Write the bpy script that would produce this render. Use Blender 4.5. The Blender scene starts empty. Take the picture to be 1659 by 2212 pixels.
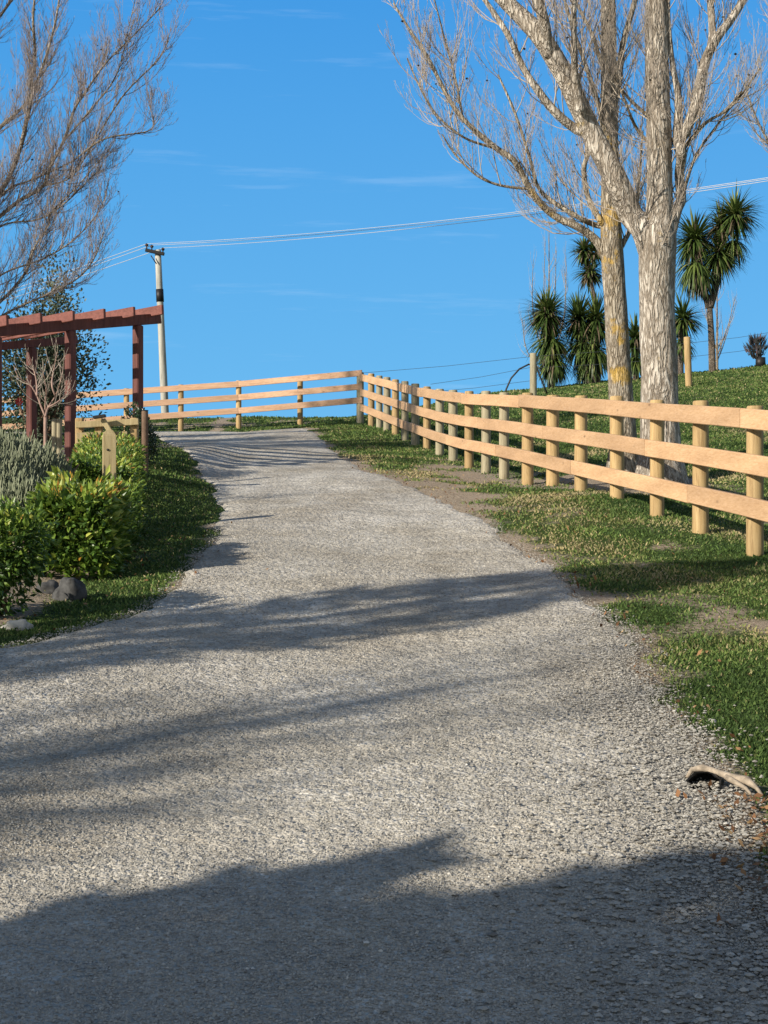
import bpy, math, random
import numpy as np
from mathutils import Vector, Matrix, noise

# ------------------------------------------------------------------ camera, world, sun
SC = bpy.context.scene
COL = SC.collection
EYE, F = 1.6, 3195.0          # eye height (m), focal length in units of a 1659 x 2212 picture
cd = bpy.data.cameras.new('camera')
cam = bpy.data.objects.new('camera', cd)
COL.objects.link(cam)
cam.location = (0, 0, EYE)
cam.rotation_euler = (math.radians(90), 0, 0)
cd.sensor_fit = 'VERTICAL'
cd.sensor_height = 36
cd.sensor_width = 27
cd.lens = 52
cd.clip_start = .05
cd.clip_end = 5000
SC.camera = cam

SUN_EL = math.radians(24)
SUN_AZ = (-.8, -.6)           # horizontal direction towards the sun
sd = bpy.data.lights.new('sun', 'SUN')
sd.energy = 5.0
sd.angle = math.radians(.5)
sd.color = (1, .915, .79)
sun = bpy.data.objects.new('sun', sd)
COL.objects.link(sun)
travel = Vector((-SUN_AZ[0]*math.cos(SUN_EL), -SUN_AZ[1]*math.cos(SUN_EL), -math.sin(SUN_EL)))
sun.rotation_euler = travel.to_track_quat('-Z', 'Y').to_euler()
sun.location = (-20, -15, 12)

world = bpy.data.worlds.new('World')
SC.world = world
world.use_nodes = True
wn, wl_ = world.node_tree.nodes, world.node_tree.links
wn.clear()
sky = wn.new('ShaderNodeTexSky')
sky.sky_type = 'NISHITA'
sky.sun_disc = False
sky.sun_elevation = SUN_EL
sky.sun_rotation = math.atan2(SUN_AZ[0], SUN_AZ[1])
sky.altitude = 200
sky.air_density = 1.0
sky.dust_density = .35
sky.ozone_density = 3.0
hs = wn.new('ShaderNodeHueSaturation')
hs.inputs['Saturation'].default_value = .6
hs.inputs['Value'].default_value = .62
bg = wn.new('ShaderNodeBackground')
bg.inputs[1].default_value = .145
wo = wn.new('ShaderNodeOutputWorld')
wl_.new(sky.outputs[0], hs.inputs['Color'])
tc = wn.new('ShaderNodeTexCoord'); sx = wn.new('ShaderNodeSeparateXYZ'); wl_.new(tc.outputs['Generated'], sx.inputs[0])
sr = wn.new('ShaderNodeValToRGB'); wl_.new(sx.outputs[2], sr.inputs[0])
sr.color_ramp.elements[0].position = 0.0; sr.color_ramp.elements[0].color = (.80, 2.95, 5.15, 1)
sr.color_ramp.elements[1].position = .5; sr.color_ramp.elements[1].color = (.30, 1.55, 4.7, 1)
e3 = sr.color_ramp.elements.new(.36); e3.color = (.20, 1.75, 4.5, 1)
sr.color_ramp.elements[2].position = .95; sr.color_ramp.elements[2].color = (.10, .30, .75, 1)
sf = wn.new('ShaderNodeMapRange'); sf.interpolation_type = 'SMOOTHSTEP'; wl_.new(sx.outputs[1], sf.inputs[0])
sf.inputs[1].default_value = 0.; sf.inputs[2].default_value = .75; sf.inputs[3].default_value = .05; sf.inputs[4].default_value = .93
smx = wn.new('ShaderNodeMix'); smx.data_type = 'RGBA'; smx.inputs[0].default_value = .85
wl_.new(sf.outputs[0], smx.inputs[0]); wl_.new(hs.outputs[0], smx.inputs[6]); wl_.new(sr.outputs[0], smx.inputs[7])
# a thin wisp of cirrus and a broad faint veil low down
wm = wn.new('ShaderNodeMapping'); wm.inputs['Scale'].default_value = (3, 3, 40); wm.inputs['Rotation'].default_value = (0, math.radians(-1.5), 0)
wl_.new(tc.outputs['Generated'], wm.inputs[0])
wz = wn.new('ShaderNodeTexNoise'); wz.inputs['Scale'].default_value = 2.2; wz.inputs['Detail'].default_value = 6; wz.inputs['Roughness'].default_value = .6
wl_.new(wm.outputs[0], wz.inputs['Vector'])
wr = wn.new('ShaderNodeValToRGB'); wl_.new(wz.outputs[0], wr.inputs[0])
wr.color_ramp.elements[0].position = .60; wr.color_ramp.elements[0].color = (0, 0, 0, 1)
wr.color_ramp.elements[1].position = .85; wr.color_ramp.elements[1].color = (.2, .2, .2, 1)
sm2 = wn.new('ShaderNodeMix'); sm2.data_type = 'RGBA'; wl_.new(wr.outputs[0], sm2.inputs[0])
wl_.new(smx.outputs[2], sm2.inputs[6]); sm2.inputs[7].default_value = (4.2, 5.2, 6.2, 1)
wl_.new(sm2.outputs[2], bg.inputs[0])
wl_.new(bg.outputs[0], wo.inputs[0])
SC.view_settings.view_transform = 'Standard'
SC.view_settings.look = 'None'
SC.view_settings.gamma = 1
SC.view_settings.use_curve_mapping = False
SC.view_settings.exposure = .3

R = random.Random(7)
NR = np.random.default_rng(7)

def W(u, v, d):
    """world point seen at (u, v) of the 1659 x 2212 picture at depth d metres"""
    return Vector(((u-829.5)/F*d, d, EYE+(1106-v)/F*d))

# ------------------------------------------------------------------ terrain
FA, FB = 4.646, -.151         # right fence line: x = FA + FB*y
def fence_x(y): return FA+FB*y
_fd_y = [0, 11.8, 13, 14.1, 15.4, 16.7, 18, 19.1, 21.5, 22.7, 24, 25.1, 27.5, 29.9, 31, 34.5, 60]
_fd_z = [0, 0, .04, .06, .12, .04, 0, -.06, -.13, -.14, -.11, -.11, -.1, 0, .02, .0, 0]
def sstep(a, b, x):
    t = np.clip((np.asarray(x, float)-a)/(b-a), 0, 1)
    return t*t*(3-2*t)
def g(x, y):
    x = np.asarray(x, float); y = np.asarray(y, float)
    yc = 38+8*sstep(-1, 4, x)
    ye = np.minimum(y, yc)
    z = .106*ye
    hill = .1*np.clip(x+1, 0, 30)*sstep(14, 36, ye)*(1-.5*sstep(14, 40, x))
    near = np.exp(-((x-(FA+FB*y))/1.6)**2)*(y < 36)
    hill = hill*(1-near*.9)
    z = z+hill+near*np.interp(y, _fd_y, _fd_z)
    z = z-.27*np.exp(-((y-34)/2.0)**2)*sstep(-.8, -4.8, x)
    z = z+.16*np.exp(-((y-18)/6)**2)*np.exp(-((x-6.5)/1.8)**2)
    # garden bed on the left is a little higher than the drive
    z = z+.16*sstep(-2.1, -3.0, x)*sstep(7.6, 9.5, y)*(1-sstep(22, 28, y))
    over = np.maximum(y-yc, 0)
    z = z-.22*over*sstep(0, 4, over)*np.exp(-over/90)
    z = z-.22*90*.0*over
    off = np.abs(x)
    z = z+.02*np.sin(x*1.7+.6*y)*np.sin(y*.9-x*.4)+.008*np.sin(3.1*x+1.3*y)*np.cos(2.3*y)
    return z
def gz(x, y): return float(g(x, y))

_rr = [(-8, 3.2), (0, 1.8), (2.5, 1.3), (4.15, 1.13), (5.48, 1.23), (6.7, 1.30), (8.48, 1.36), (11.3, 1.24), (14.1, .93), (16.2, .62), (18.4, .23), (20.2, -.19), (23.4, -.66), (29.5, -1.29), (32.4, -1.6), (33.6, -2.4), (34.4, -4.0)]
_rl = [(-8, -9), (6.6, -9), (6.9, -6), (7.3, -3.4), (7.95, -2.06), (8.84, -1.58), (10.8, -1.43), (13.3, -1.5), (15.5, -1.75), (18.1, -2.1), (21, -2.75), (23.4, -3.25), (27.5, -4.1), (29.5, -4.6), (30.2, -6), (31, -14), (34.4, -14)]
def edge(tab, y): return np.interp(y, [p[0] for p in tab], [p[1] for p in tab])
def jag(y, s):
    y = np.asarray(y, float)
    return .035*np.sin(2.3*y+s)+.022*np.sin(6.1*y+2*s)+.015*np.sin(15*y+3*s)
def xr(y): return edge(_rr, y)+jag(y, 1.)
def xl(y): return edge(_rl, y)+jag(y, 4.)

def vnoise(x, y, s, seed=0.):
    return np.array([noise.noise(Vector((a*s, b*s, seed))) for a, b in zip(np.ravel(x), np.ravel(y))]).reshape(np.shape(x))

def dirt_at(x, y):
    """1 = bare soil, 0 = turf"""
    x = np.asarray(x, float); y = np.asarray(y, float)
    n = vnoise(x, y, 1.4, 3.)+.6*vnoise(x, y, 4.5, 8.)
    dr = x-xr(y); dl = xl(y)-x
    e = np.exp(-np.abs(dr)/.17)+np.exp(-np.abs(dl)/.10)*.8
    patch = .85*np.exp(-((y-17.5)/3.4)**2)*np.exp(-((dr-.4)/.4)**2)
    patch += .9*np.exp(-((y-21)/3.5)**2)*np.exp(-((x-(FA+FB*y)+.3)/.7)**2)
    patch += 1.2*np.exp(-((y-18)/3)**2)*np.exp(-((x-(FA+FB*y)-1.1)/.9)**2)
    patch += .75*np.exp(-((y-8.9)/1.1)**2)*np.exp(-((x-2.2)/.45)**2)
    patch += .5*np.exp(-((y-11.8)/1.)**2)*np.exp(-((x-2.1)/.6)**2)
    patch += .5*np.exp(-((y-36)/.9)**2)*sstep(-1, -2, x)
    bed = sstep(0, -.35, x-np.interp(y, [8, 9, 11, 13, 18, 22], [-2.3, -1.9, -1.9, -2.1, -2.85, -3.3]))*sstep(8.3, 8.8, y)*(1-sstep(24, 27, y))
    return np.clip(e+patch*1.15+bed+n*.75+.03, 0, 1)

# ------------------------------------------------------------------ object helpers
def wloc(o):
    v = Vector((0, 0, 0))
    while o is not None:
        v += o.location; o = o.parent
    return v
def tag(o, label=None, cat=None, group=None, kind=None):
    if label: o['label'] = label
    if cat: o['category'] = cat
    if group: o['group'] = group
    if kind: o['kind'] = kind
    return o
def thing(name, loc, label, cat, group=None):
    o = bpy.data.objects.new(name, None)
    COL.objects.link(o)
    o.empty_display_size = .2
    o.location = loc
    return tag(o, label, cat, group)
class MB:
    """collects geometry in world coordinates"""
    def __init__(s): s.v = []; s.f = []; s.sm = []
    def add(s, vs, fs, smooth=False):
        b = len(s.v)
        s.v.extend(tuple(p) for p in vs)
        s.f.extend([tuple(b+i for i in f) for f in fs])
        s.sm.extend([smooth]*len(fs))
    def bar(s, p, q, w, h, side=None, bev=.0):
        """box from p to q, w wide (sideways), h high"""
        p = Vector(p); q = Vector(q); t = (q-p).normalized()
        sv = Vector(side).normalized() if side is not None else t.cross(Vector((0, 0, 1)))
        if sv.length < 1e-4: sv = Vector((1, 0, 0))
        sv.normalize(); up = sv.cross(t).normalized(); sv = t.cross(up)
        c = min(w, h)*.12 if bev == 0 else bev
        prof = [(-w/2+c, -h/2), (w/2-c, -h/2), (w/2, -h/2+c), (w/2, h/2-c), (w/2-c, h/2), (-w/2+c, h/2), (-w/2, h/2-c), (-w/2, -h/2+c)]
        L = (q-p).length; e = min(c, L*.2)
        vs = []
        for a, sc in ((0, .0), (e, 1), (L-e, 1), (L, .0)):
            for (x, y) in prof:
                if sc == 0:
                    x = x*(1-2*c/w*.9); y = y*(1-2*c/h*.9)
                vs.append(p+t*a+sv*x+up*y)
        fs = []
        for k in range(3):
            for i in range(8):
                fs.append((k*8+i, k*8+(i+1) % 8, k*8+8+(i+1) % 8, k*8+8+i))
        fs.append(tuple(reversed(range(8)))); fs.append(tuple(range(24, 32)))
        s.add(vs, fs)
    def tube(s, pts, rad, n=8, cap=True, smooth=True, wob=0., rng=None):
        pts = [Vector(p) for p in pts]
        m = len(pts)
        t0 = (pts[1]-pts[0]).normalized()
        a = t0.orthogonal().normalized()
        vs = []
        for i in range(m):
            t = (pts[min(i+1, m-1)]-pts[max(i-1, 0)])
            if t.length < 1e-9: t = t0
            t.normalize()
            a = (a-t*a.dot(t))
            if a.length < 1e-6: a = t.orthogonal()
            a.normalize(); b = t.cross(a)
            for k in range(n):
                an = 2*math.pi*k/n
                r = rad[i]
                if wob:
                    q = pts[i]+(a*math.cos(an)+b*math.sin(an))*r
                    r *= 1+wob*noise.noise(Vector((q.x*5, q.y*5, q.z*1.6)))+wob*.7*noise.noise(Vector((q.x*14, q.y*14, q.z*3)))
                vs.append(pts[i]+(a*math.cos(an)+b*math.sin(an))*r)
        fs = [(i*n+k, i*n+(k+1) % n, (i+1)*n+(k+1) % n, (i+1)*n+k) for i in range(m-1) for k in range(n)]
        if cap:
            fs.append(tuple(reversed(range(n)))); fs.append(tuple(range((m-1)*n, m*n)))
        s.add(vs, fs, smooth)
    def build(s, name, m, parent=None, loc=None):
        o0 = wloc(parent) if parent is not None else (Vector(loc) if loc is not None else Vector((0, 0, 0)))
        me = bpy.data.meshes.new(name)
        V = np.array(s.v, float)-np.array(o0)
        me.from_pydata(V.tolist(), [], s.f)
        me.polygons.foreach_set('use_smooth', s.sm)
        me.materials.append(m)
        o = bpy.data.objects.new(name, me)
        COL.objects.link(o)
        if parent is not None: o.parent = parent
        elif loc is not None: o.location = loc
        return o
def np_mesh(name, V, T, m, parent=None, loc=None, col=None, smooth=False):
    """V (n,3) world, T (k,3) triangles; col (n,) attribute 'rnd'"""
    o0 = wloc(parent) if parent is not None else (Vector(loc) if loc is not None else Vector((0, 0, 0)))
    me = bpy.data.meshes.new(name)
    V = np.asarray(V, float)-np.array(o0); T = np.asarray(T, np.int32); w = T.shape[1]
    me.vertices.add(len(V)); me.vertices.foreach_set('co', V.astype(np.float32).ravel())
    me.loops.add(T.size); me.loops.foreach_set('vertex_index', T.ravel())
    me.polygons.add(len(T)); me.polygons.foreach_set('loop_start', np.arange(0, T.size, w, dtype=np.int32))
    me.polygons.foreach_set('use_smooth', np.full(len(T), smooth))
    if col is not None:
        at = me.attributes.new('rnd', 'FLOAT', 'POINT')
        at.data.foreach_set('value', np.asarray(col, np.float32))
    me.update(calc_edges=True); me.validate()
    me.materials.append(m)
    o = bpy.data.objects.new(name, me)
    COL.objects.link(o)
    if parent is not None: o.parent = parent
    elif loc is not None: o.location = loc
    return o

# ------------------------------------------------------------------ materials
def mat(name):
    m = bpy.data.materials.new(name); m.use_nodes = True
    N, L = m.node_tree.nodes, m.node_tree.links
    b = N['Principled BSDF']
    b.inputs['Specular IOR Level'].default_value = .3
    return m, N, L, b
def node(N, t, **k):
    n = N.new(t)
    for a, v in k.items():
        if a in n.inputs: n.inputs[a].default_value = v
        else: setattr(n, a, v)
    return n
def ramp(N, L, src, stops, interp='LINEAR'):
    r = N.new('ShaderNodeValToRGB'); r.color_ramp.interpolation = interp
    e = r.color_ramp.elements
    while len(e) < len(stops): e.new(.5)
    for k, (p, c) in enumerate(stops):
        e[k].position = p; e[k].color = (*c, 1) if len(c) == 3 else c
    L.new(src, r.inputs[0]); return r.outputs[0]
def mixc(N, L, f, a, b, mode='MIX'):
    x = N.new('ShaderNodeMix'); x.data_type = 'RGBA'; x.blend_type = mode
    for s, val in ((x.inputs[0], f), (x.inputs[6], a), (x.inputs[7], b)):
        if hasattr(val, 'is_linked') or isinstance(val, bpy.types.NodeSocket): L.new(val, s)
        else: s.default_value = val if not isinstance(val, tuple) else ((*val, 1) if len(val) == 3 else val)
    return x.outputs[2]
def mathn(N, L, op, a, b=0., c=None):
    x = N.new('ShaderNodeMath'); x.operation = op
    for i, val in enumerate((a, b) if c is None else (a, b, c)):
        if isinstance(val, bpy.types.NodeSocket): L.new(val, x.inputs[i])
        else: x.inputs[i].default_value = val
    return x.outputs[0]
def coords(N, L, scale=(1, 1, 1), world=True, rot=(0, 0, 0)):
    if world:
        gm = N.new('ShaderNodeNewGeometry').outputs['Position']
    else:
        gm = N.new('ShaderNodeTexCoord').outputs['Object']
    mp = N.new('ShaderNodeMapping'); mp.inputs['Scale'].default_value = scale
    mp.inputs['Rotation'].default_value = rot
    L.new(gm, mp.inputs[0]); return mp.outputs[0]
def noisen(N, L, vec, scale, detail=4, rough=.55, dist=0.):
    n = node(N, 'ShaderNodeTexNoise', Scale=scale, Detail=detail, Roughness=rough, Distortion=dist)
    L.new(vec, n.inputs['Vector']); return n.outputs['Fac']
def bump(N, L, b, h, strength=.5, dist=.01, prev=None):
    x = node(N, 'ShaderNodeBump', Strength=strength, Distance=dist)
    L.new(h, x.inputs['Height'])
    if prev is not None: L.new(prev, x.inputs['Normal'])
    L.new(x.outputs[0], b.inputs['Normal']); return x.outputs[0]

def m_gravel():
    m, N, L, b = mat('gravel')
    c = coords(N, L)
    vo = node(N, 'ShaderNodeTexVoronoi', Scale=70., Randomness=1.); L.new(c, vo.inputs['Vector'])
    vo2 = node(N, 'ShaderNodeTexVoronoi', Scale=26., Randomness=1.); L.new(c, vo2.inputs['Vector'])
    sp = N.new('ShaderNodeSeparateColor'); L.new(vo.outputs['Color'], sp.inputs[0])
    sp2 = N.new('ShaderNodeSeparateColor'); L.new(vo2.outputs['Color'], sp2.inputs[0])
    col = ramp(N, L, sp.outputs[0], [(0, (.27, .25, .215)), (.3, (.43, .405, .355)), (.7, (.55, .525, .465)), (1, (.66, .63, .56))])
    col2 = ramp(N, L, sp2.outputs[0], [(0, (.32, .30, .26)), (.5, (.49, .465, .41)), (1, (.61, .58, .52))])
    col = mixc(N, L, .45, col, col2)
    big = noisen(N, L, c, .9, 5, .6)
    tint = ramp(N, L, big, [(.3, (.80, .75, .67)), (.5, (.98, .97, .95)), (.7, (1.12, 1.13, 1.15))])
    col = mixc(N, L, 1., col, tint, 'MULTIPLY')
    trk = noisen(N, L, coords(N, L, (2.2, .35, 1)), .8, 4, .6)
    col = mixc(N, L, 1., col, ramp(N, L, trk, [(.35, (.82, .80, .77)), (.65, (1.1, 1.1, 1.1))]), 'MULTIPLY')
    mid = noisen(N, L, c, 6, 4, .6)
    col = mixc(N, L, 1., col, ramp(N, L, mid, [(.35, (.78, .78, .78)), (.65, (1.15, 1.14, 1.12))]), 'MULTIPLY')
    L.new(col, b.inputs['Base Color'])
    b.inputs['Roughness'].default_value = .9
    h = mathn(N, L, 'SUBTRACT', 1., vo.outputs['Distance'])
    n1 = bump(N, L, b, h, .65, .010)
    h2 = mathn(N, L, 'SUBTRACT', 1., vo2.outputs['Distance'])
    x = node(N, 'ShaderNodeBump', Strength=.6, Distance=.02); L.new(h2, x.inputs['Height']); L.new(n1, x.inputs['Normal'])
    y = node(N, 'ShaderNodeBump', Strength=.5, Distance=.05); L.new(mid, y.inputs['Height']); L.new(x.outputs[0], y.inputs['Normal'])
    L.new(y.outputs[0], b.inputs['Normal'])
    return m
def m_attr(name, stops, rough=.7, spec=.3, trans=0., scale=None):
    """colour by the 'rnd' point attribute"""
    m, N, L, b = mat(name)
    a = N.new('ShaderNodeAttribute'); a.attribute_name = 'rnd'
    col = ramp(N, L, a.outputs['Fac'], stops)
    if scale:
        n = noisen(N, L, coords(N, L), scale, 3)
        col = mixc(N, L, 1., col, ramp(N, L, n, [(.3, (.7, .72, .7)), (.7, (1.25, 1.22, 1.1))]), 'MULTIPLY')
    L.new(col, b.inputs['Base Color'])
    b.inputs['Roughness'].default_value = rough
    b.inputs['Specular IOR Level'].default_value = spec
    if trans:
        t = N.new('ShaderNodeBsdfTranslucent'); L.new(col, t.inputs[0])
        mx = N.new('ShaderNodeMixShader'); mx.inputs[0].default_value = trans
        L.new(b.outputs[0], mx.inputs[1]); L.new(t.outputs[0], mx.inputs[2])
        L.new(mx.outputs[0], N['Material Output'].inputs[0])
    return m
def m_soil():
    m, N, L, b = mat('turf_and_soil')
    a = N.new('ShaderNodeAttribute'); a.attribute_name = 'rnd'
    c = coords(N, L)
    n1 = noisen(N, L, c, 2.2, 5); n2 = noisen(N, L, c, 28, 5, .7); n3 = noisen(N, L, c, .35, 3)
    grass = ramp(N, L, n2, [(.3, (.022, .040, .012)), (.55, (.055, .095, .026)), (.75, (.12, .15, .05))])
    grass = mixc(N, L, 1., grass, ramp(N, L, n1, [(.3, (.75, .8, .75)), (.7, (1.35, 1.2, 1.0))]), 'MULTIPLY')
    soil = ramp(N, L, n2, [(.3, (.20, .155, .11)), (.5, (.36, .29, .21)), (.72, (.50, .42, .32))])
    f = mathn(N, L, 'ADD', a.outputs['Fac'], mathn(N, L, 'MULTIPLY', mathn(N, L, 'SUBTRACT', n2, .5), .9))
    f2 = ramp(N, L, f, [(.5, (0, 0, 0)), (.8, (1, 1, 1))])
    col = mixc(N, L, f2, grass, soil)
    L.new(col, b.inputs['Base Color']); b.inputs['Roughness'].default_value = 1.; b.inputs['Specular IOR Level'].default_value = .1
    bump(N, L, b, n2, .9, .04)
    return m
def m_wood(name, c1, c2, c3, along='x', grain=1., rough=.7, knots=True, island=True, rnd=.12):
    m, N, L, b = mat(name)
    sc = {'x': (1.2, 14, 14), 'z': (16, 16, 1.4), 'y': (14, 1.2, 14)}[along]
    c = coords(N, L, sc)
    n = noisen(N, L, c, 3*grain, 6, .6, .6)
    col = ramp(N, L, n, [(.25, c1), (.5, c2), (.78, c3)])
    big = noisen(N, L, coords(N, L, (sc[0]*.15, sc[1]*.08, sc[2]*.15)), 3., 3)
    col = mixc(N, L, 1., col, ramp(N, L, big, [(.3, (.82, .8, .78)), (.7, (1.12, 1.12, 1.12))]), 'MULTIPLY')
    if knots:
        k = node(N, 'ShaderNodeTexVoronoi', Scale=1.0)
        ks = {'x': (2.2, 6, 6), 'z': (7, 7, 3.6), 'y': (6, 2.2, 6)}[along]
        L.new(coords(N, L, ks), k.inputs['Vector'])
        kf = ramp(N, L, k.outputs['Distance'], [(.03, (.8, .8, .8)), (.11, (0, 0, 0))])
        col = mixc(N, L, kf, col, tuple(x*.42 for x in c1))
    oi = N.new('ShaderNodeObjectInfo')
    col = mixc(N, L, 1., col, ramp(N, L, oi.outputs['Random'], [(0, (1-rnd,)*3), (1, (1+rnd, 1+rnd*.9, 1+rnd*.7))]), 'MULTIPLY')
    L.new(col, b.inputs['Base Color']); b.inputs['Roughness'].default_value = rough
    bump(N, L, b, n, .35, .006)
    return m
def m_bark(name, dark, mid, light, lichen=None, spots=(), scale=1., zs=.22):
    m, N, L, b = mat(name)
    c = coords(N, L, (scale, scale, scale*zs))
    n = noisen(N, L, c, 14, 7, .65, 1.2)
    v = node(N, 'ShaderNodeTexVoronoi', Scale=16., feature='DISTANCE_TO_EDGE')
    wv = N.new('ShaderNodeVectorMath'); wv.operation = 'ADD'
    nn = node(N, 'ShaderNodeTexNoise', Scale=9., Detail=4.); L.new(c, nn.inputs['Vector'])
    vm = N.new('ShaderNodeVectorMath'); vm.operation = 'SCALE'; vm.inputs['Scale'].default_value = .3
    L.new(nn.outputs['Color'], vm.inputs[0]); L.new(c, wv.inputs[0]); L.new(vm.outputs[0], wv.inputs[1])
    L.new(wv.outputs[0], v.inputs['Vector'])
    crack = ramp(N, L, v.outputs['Distance'], [(.0, (0, 0, 0)), (.22, (1, 1, 1))])
    col = ramp(N, L, n, [(.28, dark), (.48, mid), (.68, light)])
    col = mixc(N, L, 1., col, mixc(N, L, crack, (.50, .46, .42), (1.05, 1.05, 1.05)), 'MULTIPLY')
    big = noisen(N, L, coords(N, L), 2.3, 4)
    col = mixc(N, L, 1., col, ramp(N, L, big, [(.3, (.8, .78, .75)), (.7, (1.15, 1.15, 1.15))]), 'MULTIPLY')
    if lichen:
        ln = noisen(N, L, coords(N, L, (1, 1, .8)), 7, 6, .7)
        pos = N.new('ShaderNodeNewGeometry').outputs['Position']
        acc = None
        for (p, r, a) in spots:
            d = N.new('ShaderNodeVectorMath'); d.operation = 'DISTANCE'; L.new(pos, d.inputs[0]); d.inputs[1].default_value = p
            q = mathn(N, L, 'MULTIPLY', mathn(N, L, 'SUBTRACT', 1., mathn(N, L, 'DIVIDE', d.outputs['Value'], r)), a)
            q = mathn(N, L, 'MAXIMUM', q, 0.)
            acc = q if acc is None else mathn(N, L, 'MAXIMUM', acc, q)
        base = mathn(N, L, 'ADD', ln, acc if acc is not None else 0.)
        lf = ramp(N, L, base, [(.64, (0, 0, 0)), (.74, (1, 1, 1))])
        col = mixc(N, L, mathn(N, L, 'MULTIPLY', lf, .62), col, lichen)
    L.new(col, b.inputs['Base Color']); b.inputs['Roughness'].default_value = .95; b.inputs['Specular IOR Level'].default_value = .15
    hh = mathn(N, L, 'ADD', mathn(N, L, 'MULTIPLY', crack, .7), n)
    bump(N, L, b, hh, .9, .03)
    return m
def m_plain(name, col, rough=.6, var=.2, scale=20, metal=0., spec=.3):
    m, N, L, b = mat(name)
    n = noisen(N, L, coords(N, L), scale, 4, .6)
    c = mixc(N, L, 1., col, ramp(N, L, n, [(.3, (1-var,)*3), (.7, (1+var,)*3)]), 'MULTIPLY')
    L.new(c, b.inputs['Base Color']); b.inputs['Roughness'].default_value = rough; b.inputs['Metallic'].default_value = metal
    b.inputs['Specular IOR Level'].default_value = spec
    bump(N, L, b, n, .2, .004)
    return m

M = {}
M['gravel'] = m_gravel()
M['soil'] = m_soil()
M['pebble'] = m_attr('pebble', [(0, (.20, .185, .16)), (.3, (.34, .32, .275)), (.7, (.45, .425, .37)), (.95, (.53, .50, .44)), (1, (.66, .63, .56))], .85)
M['blade'] = m_attr('grass_blade', [(0, (.045, .08, .022)), (.35, (.095, .165, .042)), (.6, (.17, .235, .065)), (.8, (.27, .27, .11)), (1, (.46, .38, .22))], .7, .25, .25, 1.6)
M['litter'] = m_attr('leaf_litter', [(0, (.07, .035, .018)), (.55, (.24, .12, .055)), (.9, (.40, .25, .12)), (1, (.58, .42, .22))], .8, .2)
M['rail'] = m_wood('sawn_pine', (.44, .265, .14), (.56, .36, .20), (.65, .44, .27), 'y', 1.8, knots=True)
M['railx'] = m_wood('sawn_pine_far', (.42, .245, .145), (.58, .37, .235), (.66, .45, .30), 'x', .8, knots=True)
M['post'] = m_wood('round_pine', (.24, .15, .065), (.43, .30, .14), (.53, .39, .20), 'z', 1., rnd=.1)
M['postgrey'] = m_wood('weathered_post', (.20, .17, .11), (.36, .32, .21), (.46, .42, .29), 'z', 1., rnd=.1)
M['red'] = m_wood('red_stained_timber', (.08, .030, .025), (.14, .052, .043), (.20, .078, .066), 'z', .7, .6, knots=False, rnd=.06)
M['redx'] = m_wood('red_stained_rafter', (.12, .045, .035), (.19, .070, .054), (.25, .098, .078), 'x', .7, .6, knots=False, rnd=.08)
M['pale'] = m_wood('treated_timber', (.28, .22, .11), (.42, .34, .18), (.52, .43, .25), 'z', .8, knots=False)
M['pole'] = m_wood('weathered_pole', (.26, .25, .21), (.42, .41, .36), (.52, .51, .45), 'z', .4, knots=False)
M['iron'] = m_plain('dark_iron', (.035, .033, .032), .5, metal=.5)
M['ceramic'] = m_plain('brown_ceramic', (.06, .035, .025), .2)
M['wire'] = m_plain('bright_wire', (.6, .6, .6), .35, .05, 20, .2)
M['fwire'] = m_plain('fence_wire', (.10, .11, .12), .5, .1, 20, .6)
M['twig'] = m_attr('twig_bark', [(0, (.24, .195, .16)), (.5, (.42, .355, .29)), (1, (.56, .49, .39))], .9, .15)
M['twigdark'] = m_attr('dark_twig_bark', [(0, (.15, .125, .12)), (.5, (.27, .23, .215)), (1, (.42, .36, .30))], .9, .15)
M['rock'] = m_plain('garden_rock', (.07, .07, .068), .95, .6, 18)
M['rockpale'] = m_plain('pale_rock', (.55, .52, .45), .9, .25, 12)
M['concrete'] = m_plain('broken_concrete', (.34, .28, .21), .9, .4, 40)
M['black'] = m_plain('unlit_black', (.012, .012, .012), .5, .2)  # flat black painted for the unlit inside of the drain mouth

# ------------------------------------------------------------------ ground and drive
xs = np.unique(np.concatenate([np.linspace(-400, -30, 14), np.linspace(-30, -8, 30), np.arange(-8, 13, .16), np.linspace(13, 40, 30), np.linspace(40, 400, 14)]))
ys = np.unique(np.concatenate([np.linspace(-200, -10, 12), np.arange(-10, 3, .4), np.arange(3, 50, .16), np.linspace(50, 120, 40), np.linspace(120, 900, 20)]))
X, Y = np.meshgrid(xs, ys)
Z = g(X, Y)
nx, ny = len(xs), len(ys)
idx = np.arange(nx*ny).reshape(ny, nx)
Q = np.stack([idx[:-1, :-1], idx[:-1, 1:], idx[1:, 1:], idx[1:, :-1]], -1).reshape(-1, 4)
inner = (np.abs(X) < 14) & (Y > 0) & (Y < 50)
D = np.zeros_like(X); D[inner] = dirt_at(X[inner], Y[inner])
onroad = (X > xl(Y)+.12) & (X < xr(Y)-.12) & (Y < 34.2) & (Y > -7.8)
Z = np.where(onroad, Z-.02, Z)
gr = np_mesh('ground', np.stack([X.ravel(), Y.ravel(), Z.ravel()], 1), Q, M['soil'], col=D.ravel(), smooth=True)
tag(gr, kind='structure')

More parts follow.
